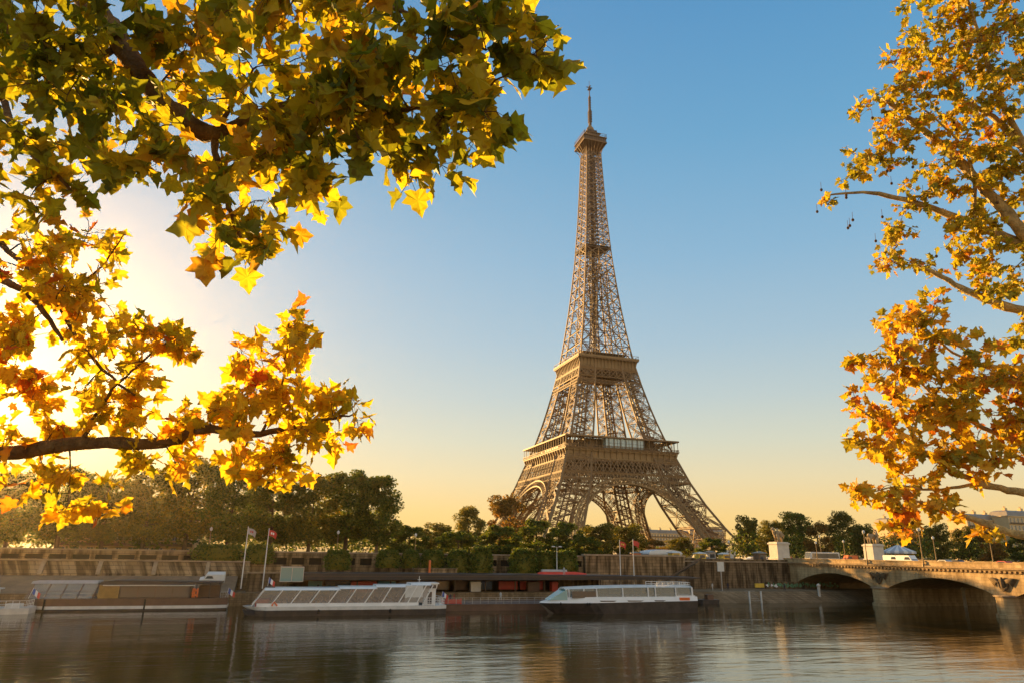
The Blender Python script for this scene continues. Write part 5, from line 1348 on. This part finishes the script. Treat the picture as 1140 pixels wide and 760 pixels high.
# people: one continuous body each
def person(loc, label, m, rz=0.0, step=0.12, hgt=1.74, group='people on the quay and landing stage'):
    me = bpy.data.meshes.new('body')
    v = [(0, 0, .95), (0, 0, 1.2), (0, 0, 1.42), (0, 0, 1.52), (0, 0, 1.66), (.09, 0, .9), (.1, step, .5), (.1, step * 0.6, .06), (.1, step + .12, .03), (-.09, 0, .9), (-.1, -step, .5), (-.1, -step * 1.6, .06), (-.1, -step * 1.6 + .14, .03),
         (.19, 0, 1.4), (.25, -.03, 1.12), (.24, .1, .88), (-.19, 0, 1.4), (-.25, .03, 1.12), (-.24, .12, .88)]
    e = [(0, 1), (1, 2), (2, 3), (3, 4), (0, 5), (5, 6), (6, 7), (7, 8), (0, 9), (9, 10), (10, 11), (11, 12), (2, 13), (13, 14), (14, 15), (2, 16), (16, 17), (17, 18)]
    r = [.15, .14, .15, .06, .11, .1, .07, .05, .04, .1, .07, .05, .04, .07, .05, .035, .07, .05, .035]
    me.from_pydata(v, e, []); o = bpy.data.objects.new('person', me); col.objects.link(o); me.materials.append(M[m])
    md = o.modifiers.new('skin', 'SKIN'); me.skin_vertices.new() if not me.skin_vertices else None
    for i, q in enumerate(me.skin_vertices[0].data): q.radius = (r[i], r[i]); q.use_root = (i == 0)
    sb_ = o.modifiers.new('sub', 'SUBSURF'); sb_.levels = 1; sb_.render_levels = 1
    o.location = loc; o.rotation_euler = (0, 0, rz); o.scale = (hgt / 1.76,) * 3
    o['label'] = label; o['category'] = 'person'; o['group'] = group
    return o
person((X(502, 133), YB(133), WZ + 1.15), 'person in dark clothes at the left end of the red barrier on the pontoon', 'person', 0.4)
person((X(506, 134), YB(134), WZ + 1.15), 'person in a red jacket beside the red barrier on the pontoon', 'person2', 1.4, 0.05)
person((X(556, 140), YB(139), WZ + 1.15), 'person in a pale shirt standing midway on the pontoon', 'person3', -0.8)
person((X(627, 146), YB(145.5), -2.75), 'person in a pale shirt on the canopy edge above the bow of the sleek boat', 'person3', 2.0)
person((X(354, 148), YB(147.3), -6.3), 'person in dark clothes under the left end of the canopy', 'person', 1.0)
person((X(793, 151), YB(151), -6.3), 'person in pale clothes on the quay left of the sign mast', 'person3', 0.3)
person((X(813, 151), YB(152), -6.3), 'person in dark clothes on the quay right of the sign mast', 'person', -1.0)
person((X(870, 151), YB(150), -6.3), 'person in dark clothes walking in front of the graffiti', 'person', 1.5)
person((X(884, 163), YB(163), 0.14), 'person in a red jacket on the pavement right of the first statue', 'person2', 0.3)
person((X(851, 164), YB(164), 0.14), 'person in dark clothes on the pavement left of the first statue', 'person', 0.3)
# ------------------------------------------------------------------ foreground plane trees
PLANE_Y = [(0.0, (0.42, 0.38, 0.03)), (0.25, (0.62, 0.50, 0.035)), (0.6, (0.80, 0.58, 0.035)), (0.88, (0.80, 0.50, 0.035)), (0.96, (0.78, 0.34, 0.03)), (1.0, (0.62, 0.18, 0.03))]
PLANE_G = [(0.0, (0.13, 0.17, 0.02)), (0.3, (0.27, 0.29, 0.026)), (0.6, (0.48, 0.44, 0.032)), (0.92, (0.70, 0.52, 0.035)), (1.0, (0.62, 0.36, 0.03))]
PLANE_O = [(0.0, (0.30, 0.28, 0.03)), (0.3, (0.54, 0.42, 0.035)), (0.6, (0.74, 0.50, 0.035)), (0.9, (0.76, 0.42, 0.035)), (1.0, (0.55, 0.18, 0.03))]
M['leafA'] = leafmat('green gold plane leaves', PLANE_G, 0.64, True)
M['leafB'] = leafmat('yellow plane leaves', PLANE_Y, 0.68, True)
M['leafD'] = leafmat('orange gold plane leaves', PLANE_O, 0.55, True)
M['leafC'] = leafmat('olive gold plane leaves', [(0.0, (0.26, 0.27, 0.03)), (0.35, (0.46, 0.42, 0.035)), (0.7, (0.66, 0.50, 0.035)), (0.93, (0.70, 0.44, 0.035)), (1.0, (0.5, 0.2, 0.03))], 0.5, True)
HALF = [(0, 0), (.17, -.09), (.43, -.07), (.36, .13), (.63, .36), (.50, .42), (.30, .47), (.31, .66), (.16, .76), (0, 1.02)]
def leaf_arrays():
    pts = HALF + [(-x, y) for x, y in HALF[-2:0:-1]]       # 14 outline points
    cen = (0, 0.36); P = np.array([cen] + pts); n = len(pts)
    F = np.array([(0, 1 + i, 1 + (i + 1) % n) for i in range(n)])
    return P, F
LP, LF = leaf_arrays()
def bez(p0, p1, k, rng, sag=0.1):
    p0, p1 = np.array(p0), np.array(p1); L_ = np.linalg.norm(p1 - p0); m = (p0 + p1) / 2 + rng.normal(size=3) * L_ * 0.13 + np.array([0, 0, sag * L_])
    t = np.linspace(0, 1, k)[:, None]; return (1 - t) ** 2 * p0 + 2 * t * (1 - t) * m + t ** 2 * p1
def plane_tree(name, label, trunk, boughs, clusters, size, leafmat_, seed, leafper=7, twig_r=0.007, droop=0.55, bark='planebark_sunlit'):
    """trunk: points+radii (world); boughs: [(points, r0, r1)], clusters: [(centre, radii, number of twigs)]"""
    rng = np.random.default_rng(seed)
    base = np.array(trunk[0][0]); o = empty(name, base, label, 'tree', 'plane trees on the near quay')
    b = MB(); b.tube([np.array(p) - base for p in trunk[0]], trunk[1], 12); b.build('trunk', M[bark], o, smooth=True)
    net = []
    for pts, r0, r1 in boughs:
        pts = [np.array(p, float) for p in pts]
        fine = []
        for i in range(len(pts) - 1):      # Catmull-Rom
            p0 = pts[max(0, i - 1)]; p1 = pts[i]; p2 = pts[i + 1]; p3 = pts[min(len(pts) - 1, i + 2)]
            for t in np.linspace(0, 1, 7)[:-1]:
                fine.append(0.5 * ((2 * p1) + (-p0 + p2) * t + (2 * p0 - 5 * p1 + 4 * p2 - p3) * t * t + (-p0 + 3 * p1 - 3 * p2 + p3) * t ** 3))
        fine.append(pts[-1]); n = len(fine)
        wob = rng.normal(size=(n, 3)) * 0.005 * (1 + 3 * r0)
        fine = [f + w for f, w in zip(fine, wob)]
        rad = [(r0 + (r1 - r0) * i / (n - 1)) * (1 + 0.08 * rng.normal()) for i in range(n)]
        b = MB(); b.tube([f - base for f in fine], rad, 9); b.build('bough', M[bark], o, smooth=True)
        for f, r in list(zip(fine, rad))[n // 6:]: net.append((f, r))
    NP = np.array([f for f, r in net]); NR = np.array([r for f, r in net])
    tw = MB(); LV = []; LN = 0
    pos = []
    for cen, rad, nt_ in clusters:
        cen = np.array(cen); rad = np.array(rad)
        # main side limb into the cluster
        tgt = []
        for _ in range(nt_):
            d = rng.normal(size=3); d /= np.linalg.norm(d); tgt.append((rng.uniform(0.0, 1.0) ** 0.4) * d)
        tgt.sort(key=lambda q: np.linalg.norm(q))
        ax = np.stack([cr, np.array([cf[0], cf[1], 0]) / math.hypot(cf[0], cf[1]), np.array([0, 0, 1.0])])
        for q in tgt:
            end = cen + (q * rad) @ ax
            dd = np.linalg.norm(NP - end, axis=1); j = int(np.argmin(dd + 0.15 * rng.random(len(dd)) * size * 3)); st = NP[j]
            L_ = np.linalg.norm(end - st)
            if L_ < size * 0.5: continue
            k = max(4, min(9, int(L_ / (size * 0.8)) + 2)); c = bez(st, end, k, rng)
            r0 = min(NR[j] * 0.6, twig_r + 0.006 * L_); tw.tube([p - base for p in c], list(np.linspace(max(r0, twig_r * 0.6), twig_r * 0.4, k)), 5)
            NP = np.vstack([NP, c[1:]]); NR = np.concatenate([NR, np.linspace(r0, twig_r * 0.5, k - 1)])
            m = leafper if L_ < size * 6 else int(leafper * 1.3)
            dirt = (end - st) / L_
            for _ in range(m):
                t = rng.uniform(0.2, 1.0) if L_ < size * 6 else rng.uniform(0.35, 1.0)
                p = c[min(k - 1, int(t * (k - 1) + 0.5))] + rng.normal(size=3) * size * 0.34
                pos.append((p, dirt, c[min(k - 1, int(t * (k - 1) + 0.5))]))
            pos.append((end, dirt, end))
    nL = len(pos)
    V = np.zeros((nL, len(LP), 3)); pet = []
    for i, (p, dirt, pj) in enumerate(pos):
        s = size * rng.uniform(0.6, 1.15)
        out = rng.normal(size=3) * 0.8 + dirt * 0.5 + np.array([0, 0, -droop]); out /= np.linalg.norm(out)      # tip direction
        n_ = rng.normal(size=3) + np.array([0, 0, 0.7]); n_ -= out * (n_ @ out); n_ /= np.linalg.norm(n_); sd_ = np.cross(out, n_)
        st = p + out * s * 0.4
        x = LP[:, 0] * (1 + 0.1 * rng.normal()); y = LP[:, 1]
        fold = rng.uniform(0.05, 0.5); curl = rng.uniform(-0.45, 0.25)
        z = fold * np.abs(x) + curl * y * y * 0.6 + 0.05 * rng.normal(size=len(x)) + rng.uniform(-.25, .25) * x * y
        V[i] = st + s * (x[:, None] * sd_ + y[:, None] * out + z[:, None] * n_)
        tw.beam(pj - base, st - base, max(0.0025, size * 0.014))
    k = len(LP); F = (LF[None] + (np.arange(nL) * k)[:, None, None]).reshape(-1, 3)
    me = bpy.data.meshes.new('foliage'); me.from_pydata((V.reshape(-1, 3) - base).tolist(), [], F.tolist()); me.materials.append(leafmat_)
    uvl = me.uv_layers.new(name='UVMap'); off = rng.uniform(0, 40, size=(nL, 2)); uvv = (LP[None, :, :] + off[:, None, :]).reshape(-1, 2)
    li = np.zeros(len(me.loops), int); me.loops.foreach_get('vertex_index', li); uvl.data.foreach_set('uv', uvv[li].ravel().astype(np.float32))
    me.update(); f = bpy.data.objects.new('foliage', me); col.objects.link(f); f.parent = o
    tw.build('twigs', M['darkbark'], o)
    return o, nL
def loc_(r, f, z): # position relative to the camera on the near quay: right, forward (level), height
    fh = np.array([math.sin(YAW), math.cos(YAW), 0]); return np.array([CAM[0], CAM[1], 0]) + cr * r + fh * f + np.array([0, 0, z])
def CL(px, py, rx, ry, dep, dz, n):
    n = max(2, int(n * (0.68 if dep < 5 else 0.76 if 8 < dep < 9.5 else 0.85)))
    c = near(px, py, dep); k = dep / FPX; return (c, (rx * k, dz, ry * k), n)
# --- A: bough hanging into the top left
Nn = near
trunkA = ([loc_(-5.2, 1.5, -0.2), loc_(-5.2, 1.6, 1.5), loc_(-5.0, 1.9, 3.5), loc_(-4.4, 2.6, 5.6), loc_(-3.9, 3.2, 7.2)], [0.36, 0.28, 0.24, 0.18, 0.12])
boA = [([loc_(-4.4, 2.6, 5.6), Nn(60, -60, 5.4), Nn(95, 0, 5.2), Nn(135, 50, 5.0), Nn(180, 112, 4.8), Nn(238, 150, 4.7), Nn(300, 125, 4.6), Nn(380, 115, 4.5), Nn(455, 122, 4.3)], 0.13, 0.014),
       ([Nn(238, 150, 4.7), Nn(245, 195, 4.6), Nn(262, 250, 4.5), Nn(280, 300, 4.4)], 0.03, 0.006),
       ([Nn(95, 0, 5.2), Nn(200, -30, 4.7), Nn(320, -20, 4.4), Nn(440, 10, 4.2), Nn(540, 55, 4.1)], 0.04, 0.006),
       ([Nn(135, 50, 5.0), Nn(70, 90, 4.8), Nn(0, 110, 4.6), Nn(-60, 150, 4.4)], 0.03, 0.008),
       ([Nn(455, 122, 4.3), Nn(510, 110, 4.2), Nn(560, 85, 4.15), Nn(605, 55, 4.1)], 0.012, 0.003),
       ([Nn(238, 150, 4.7), Nn(262, 110, 4.5), Nn(285, 75, 4.4)], 0.022, 0.006),
       ([loc_(-4.4, 2.6, 5.6), Nn(-40, 40, 5.6), Nn(20, 150, 5.2), Nn(80, 210, 5.0)], 0.06, 0.01)]
clA = [CL(60, 40, 95, 60, 4.8, .8, 34), CL(190, 30, 95, 65, 4.6, .8, 36), CL(330, 30, 95, 60, 4.4, .7, 34), CL(450, 40, 75, 55, 4.2, .6, 24), CL(520, 60, 45, 50, 4.1, .4, 12),
       CL(60, 130, 95, 60, 4.8, .8, 30), CL(185, 150, 80, 55, 4.6, .6, 24), CL(300, 140, 80, 60, 4.5, .6, 28), CL(400, 140, 75, 55, 4.3, .6, 24), CL(490, 130, 60, 50, 4.2, .5, 18), CL(540, 120, 30, 45, 4.1, .3, 7),
       CL(250, 215, 55, 45, 4.5, .4, 16), CL(275, 275, 42, 42, 4.4, .3, 12), CL(345, 195, 35, 30, 4.4, .3, 8), CL(545, 8, 28, 12, 4.1, .2, 4), CL(600, 66, 20, 18, 4.1, .15, 7), CL(560, 35, 22, 18, 4.1, .2, 5),
       CL(440, 190, 40, 20, 4.3, .3, 5), CL(510, 175, 22, 22, 4.2, .2, 4), CL(40, 195, 60, 35, 4.8, .5, 12)]
_, n1_ = plane_tree('plane_tree', 'near tree whose dark bough and large green and gold leaves fill the top left', trunkA, boA, clA, 0.16, M['leafA'], 101, 7, bark='darkbark')
# --- B: branch reaching in from the left at mid height
trunkB = ([loc_(-8.8, 6.4, -0.2), loc_(-8.8, 6.4, 1.5), loc_(-8.6, 6.6, 3.2), loc_(-8.3, 6.8, 5.4), loc_(-8.0, 7.0, 7.5)], [0.42, 0.33, 0.28, 0.2, 0.1])
boB = [([loc_(-8.7, 6.5, 2.3), Nn(-110, 520, 6.8), Nn(0, 506, 6.6), Nn(90, 493, 6.5), Nn(180, 492, 6.4), Nn(225, 477, 6.3), Nn(290, 483, 6.2), Nn(345, 470, 6.1), Nn(392, 462, 6.0)], 0.10, 0.007),
       ([Nn(290, 483, 6.2), Nn(310, 440, 6.1), Nn(318, 400, 6.05), Nn(322, 360, 6.0)], 0.016, 0.004),
       ([loc_(-8.4, 6.7, 4.6), Nn(-60, 290, 6.8), Nn(0, 312, 6.7), Nn(35, 330, 6.6), Nn(70, 380, 6.5)], 0.07, 0.015),
       ([loc_(-8.4, 6.7, 4.9), Nn(-60, 240, 6.8), Nn(10, 280, 6.7), Nn(60, 330, 6.6), Nn(95, 390, 6.5), Nn(150, 440, 6.4)], 0.04, 0.01),
       ([Nn(90, 493, 6.5), Nn(120, 440, 6.4), Nn(160, 400, 6.3), Nn(205, 370, 6.2)], 0.02, 0.005),
       ([Nn(60, 330, 6.6), Nn(110, 300, 6.5), Nn(140, 260, 6.5)], 0.015, 0.005)]
clB = [CL(35, 300, 60, 60, 6.6, .7, 20), CL(95, 275, 55, 35, 6.5, .5, 12), CL(45, 380, 60, 50, 6.6, .7, 22), CL(110, 350, 50, 45, 6.4, .6, 14), CL(60, 450, 60, 42, 6.5, .6, 20), CL(135, 430, 50, 45, 6.4, .5, 15),
       CL(175, 385, 45, 35, 6.3, .4, 13), CL(200, 470, 50, 25, 6.3, .4, 12), CL(300, 420, 38, 55, 6.1, .5, 22), CL(325, 375, 26, 40, 6.0, .3, 10), CL(350, 460, 45, 42, 6.1, .4, 18), CL(290, 500, 55, 30, 6.2, .4, 12),
       CL(240, 450, 35, 22, 6.3, .3, 7), CL(390, 462, 18, 18, 6.0, .2, 4), CL(80, 560, 55, 28, 6.2, .3, 8), CL(315, 530, 40, 16, 6.2, .3, 5), CL(40, 520, 50, 25, 6.5, .4, 8), CL(150, 510, 55, 20, 6.4, .4, 6), CL(-30, 400, 60, 120, 6.6, .6, 20), CL(200, 525, 16, 18, 6.2, .2, 2)]
_, n2_ = plane_tree('plane_tree', 'near tree whose long branch of yellow leaves reaches in from the left below the bough', trunkB, boB, clB, 0.145, M['leafB'], 202, 7, bark='darkbark')
# --- C: upper right
trunkC = ([loc_(14.5, 11.2, -0.2), loc_(14.5, 11.2, 2.5), loc_(14.4, 11.3, 5.0), loc_(14.3, 11.4, 9.0), loc_(14.2, 11.6, 14.0)], [0.5, 0.4, 0.34, 0.26, 0.14])
boC = [([loc_(14.4, 11.3, 5.5), Nn(1220, 330, 12.0), Nn(1140, 258, 12.2), Nn(1095, 208, 12.5), Nn(1050, 163, 12.8), Nn(1010, 130, 13.0), Nn(982, 108, 13.2)], 0.15, 0.03),
       ([loc_(14.4, 11.3, 5.2), Nn(1220, 300, 12.0), Nn(1140, 273, 12.3), Nn(1085, 250, 12.6), Nn(1030, 230, 12.8), Nn(970, 215, 13.0), Nn(925, 217, 13.1)], 0.14, 0.015),
       ([loc_(14.4, 11.3, 4.6), Nn(1220, 360, 12.0), Nn(1140, 347, 12.0), Nn(1090, 330, 12.2), Nn(1050, 310, 12.4), Nn(1018, 293, 12.5)], 0.13, 0.025),
       ([loc_(14.3, 11.4, 8.0), Nn(1210, 220, 12.3), Nn(1140, 165, 12.5), Nn(1105, 130, 12.6), Nn(1060, 110, 12.8), Nn(1010, 108, 13)], 0.10, 0.02),
       ([loc_(14.3, 11.4, 9.5), Nn(1210, 90, 12.4), Nn(1140, 30, 12.6), Nn(1090, 45, 12.8), Nn(1040, 60, 12.9)], 0.10, 0.02),
       ([Nn(1140, 165, 12.5), Nn(1110, 100, 12.4), Nn(1090, 40, 12.3), Nn(1070, -20, 12.2)], 0.06, 0.02),
       ([Nn(1085, 250, 12.6), Nn(1083, 190, 12.5), Nn(1060, 150, 12.4), Nn(1020, 115, 12.4)], 0.035, 0.012)]
clC = [CL(1060, 30, 50, 45, 12.6, 1.3, 50), CL(1110, 60, 50, 60, 12.4, 1.4, 60), CL(1080, 110, 50, 40, 12.5, 1.2, 42), CL(1030, 85, 40, 40, 12.7, 1.0, 32), CL(985, 110, 35, 20, 13, .7, 16), CL(1020, 145, 50, 25, 12.8, .8, 24),
       CL(1115, 150, 35, 40, 12.4, 1.2, 30), CL(1080, 185, 45, 28, 12.5, 1, 22), CL(965, 175, 30, 22, 13, .5, 12), CL(990, 165, 30, 25, 13, .6, 10), CL(1125, 220, 30, 35, 12.3, 1, 22), CL(1030, 215, 35, 22, 12.8, .6, 12), CL(920, 217, 12, 10, 13.1, .2, 3), CL(945, 195, 14, 14, 13.1, .3, 4),
       CL(1005, 250, 25, 20, 12.8, .5, 8), CL(1080, 265, 35, 22, 12.5, .8, 14), CL(1130, 290, 30, 25, 12.2, .8, 18), CL(995, 285, 28, 20, 12.6, .5, 12), CL(1045, 290, 35, 18, 12.4, .6, 8), CL(1110, 325, 35, 20, 12.1, .7, 12), CL(1040, -20, 60, 30, 12.5, 1, 20), CL(1130, 10, 40, 50, 12.4, 1, 30), CL(1130, 370, 18, 16, 12, .5, 8), CL(985, 68, 10, 10, 13, .3, 3), CL(1175, 180, 50, 160, 12.2, 1.2, 60), CL(1060, 235, 45, 28, 12.5, .8, 16), CL(1100, 295, 40, 28, 12.3, .8, 16), CL(1045, 180, 40, 30, 12.7, .8, 14), CL(1010, 30, 30, 30, 12.8, .8, 14)]
_, n3_ = plane_tree('plane_tree', 'tree with yellow barked boughs, sunlight in their tone, and small gold leaves filling the upper right', trunkC, boC, clC, 0.135, M['leafC'], 303, 9, 0.009)
tc_ = [o for o in bpy.data.objects if o.get('label', '').startswith('tree with yellow barked')][0]
r_ = random.Random(77); sbm = None; M['seed'] = mat('seed ball', (0.10, 0.06, 0.03), 0.9, 0, 0.3, 20)
for k in range(34):
    px, py = r_.choice(((975, 250), (1000, 190), (1040, 230), (1110, 215), (1125, 160), (985, 130), (1060, 270), (960, 255), (925, 225), (1090, 60), (1120, 110), (1075, 150))); p = near(px + r_.uniform(-18, 18), py + r_.uniform(-16, 16), r_.uniform(12.0, 13.0)) - np.array(tc_.location)
    b = MB(); b.lathe((p[0], p[1], p[2]), [(0.004, -0.03), (0.018, -0.022), (0.026, 0), (0.018, 0.022), (0.004, 0.03)], 8); b.beam((p[0], p[1], p[2] + 0.03), (p[0] + 0.01, p[1], p[2] + 0.16), 0.005); b.build('seed_ball', M['seed'], tc_)
# --- D: lower right
trunkD = ([loc_(9.6, 8.4, -0.2), loc_(9.6, 8.4, 1.5), loc_(9.6, 8.5, 3.2), loc_(9.7, 8.5, 5.5), loc_(9.8, 8.6, 7.5)], [0.4, 0.3, 0.26, 0.2, 0.1])
boD = [([loc_(9.6, 8.4, 2.6), Nn(1210, 600, 8.2), Nn(1140, 596, 8.2), Nn(1085, 578, 8.3), Nn(1040, 562, 8.4), Nn(1005, 555, 8.5)], 0.078, 0.01),
       ([loc_(9.6, 8.4, 3.0), Nn(1210, 565, 8.2), Nn(1140, 548, 8.3), Nn(1090, 537, 8.4), Nn(1040, 510, 8.6), Nn(1000, 480, 8.7), Nn(955, 455, 8.8)], 0.07, 0.008),
       ([loc_(9.6, 8.5, 3.4), Nn(1210, 510, 8.3), Nn(1140, 495, 8.4), Nn(1085, 470, 8.6), Nn(1040, 440, 8.7), Nn(1000, 400, 8.8)], 0.05, 0.008),
       ([loc_(9.7, 8.5, 4.6), Nn(1210, 420, 8.4), Nn(1140, 410, 8.6), Nn(1090, 405, 8.7), Nn(1050, 385, 8.8), Nn(1020, 355, 8.9)], 0.05, 0.008),
       ([Nn(1090, 537, 8.4), Nn(1040, 545, 8.4), Nn(1000, 540, 8.5), Nn(965, 550, 8.5)], 0.02, 0.006)]
clD = [CL(1020, 355, 42, 28, 8.8, .6, 24), CL(1000, 400, 45, 35, 8.8, .6, 26), CL(1050, 400, 50, 35, 8.6, .7, 28), CL(1110, 420, 45, 35, 8.4, .7, 26), CL(985, 445, 40, 30, 8.8, .5, 20), CL(1045, 455, 50, 35, 8.6, .7, 30), CL(1110, 475, 45, 35, 8.4, .7, 26),
       CL(985, 495, 40, 28, 8.7, .5, 20), CL(1040, 510, 50, 28, 8.5, .6, 22), CL(980, 545, 40, 22, 8.5, .4, 16), CL(1030, 550, 45, 20, 8.4, .4, 14), CL(1015, 585, 22, 14, 8.4, .3, 5), CL(1090, 520, 40, 18, 8.3, .4, 7), CL(945, 480, 16, 12, 8.8, .2, 3), CL(962, 395, 14, 12, 8.9, .2, 3), CL(1160, 450, 30, 60, 8.3, .6, 16), CL(1085, 590, 22, 8, 8.3, .2, 2)]
_, n4_ = plane_tree('plane_tree', 'tree with larger orange and gold leaves low on the right, its boughs above the bridge', trunkD, boD, clD, 0.14, M['leafD'], 404, 7)
print('LEAVES', n1_, n2_, n3_, n4_)
# ------------------------------------------------------------------ air
HAZE = True
if HAZE:
    b = MB(); b.span(-420, 420, -420, 350, -25, 345)
    hz = b.build('haze', None); hm = bpy.data.materials.new('haze air'); hm.use_nodes = True
    nt = hm.node_tree; nt.nodes.remove(nt.nodes['Principled BSDF'])
    pv_ = nt.nodes.new('ShaderNodeVolumePrincipled'); pv_.inputs['Density'].default_value = 0.00005; pv_.inputs['Color'].default_value = (0.98, 0.82, 0.52, 1); pv_.inputs['Anisotropy'].default_value = 0.83
    nt.links.new(pv_.outputs[0], nt.nodes['Material Output'].inputs['Volume'])
    hz.data.materials.append(hm); hz['kind'] = 'stuff'
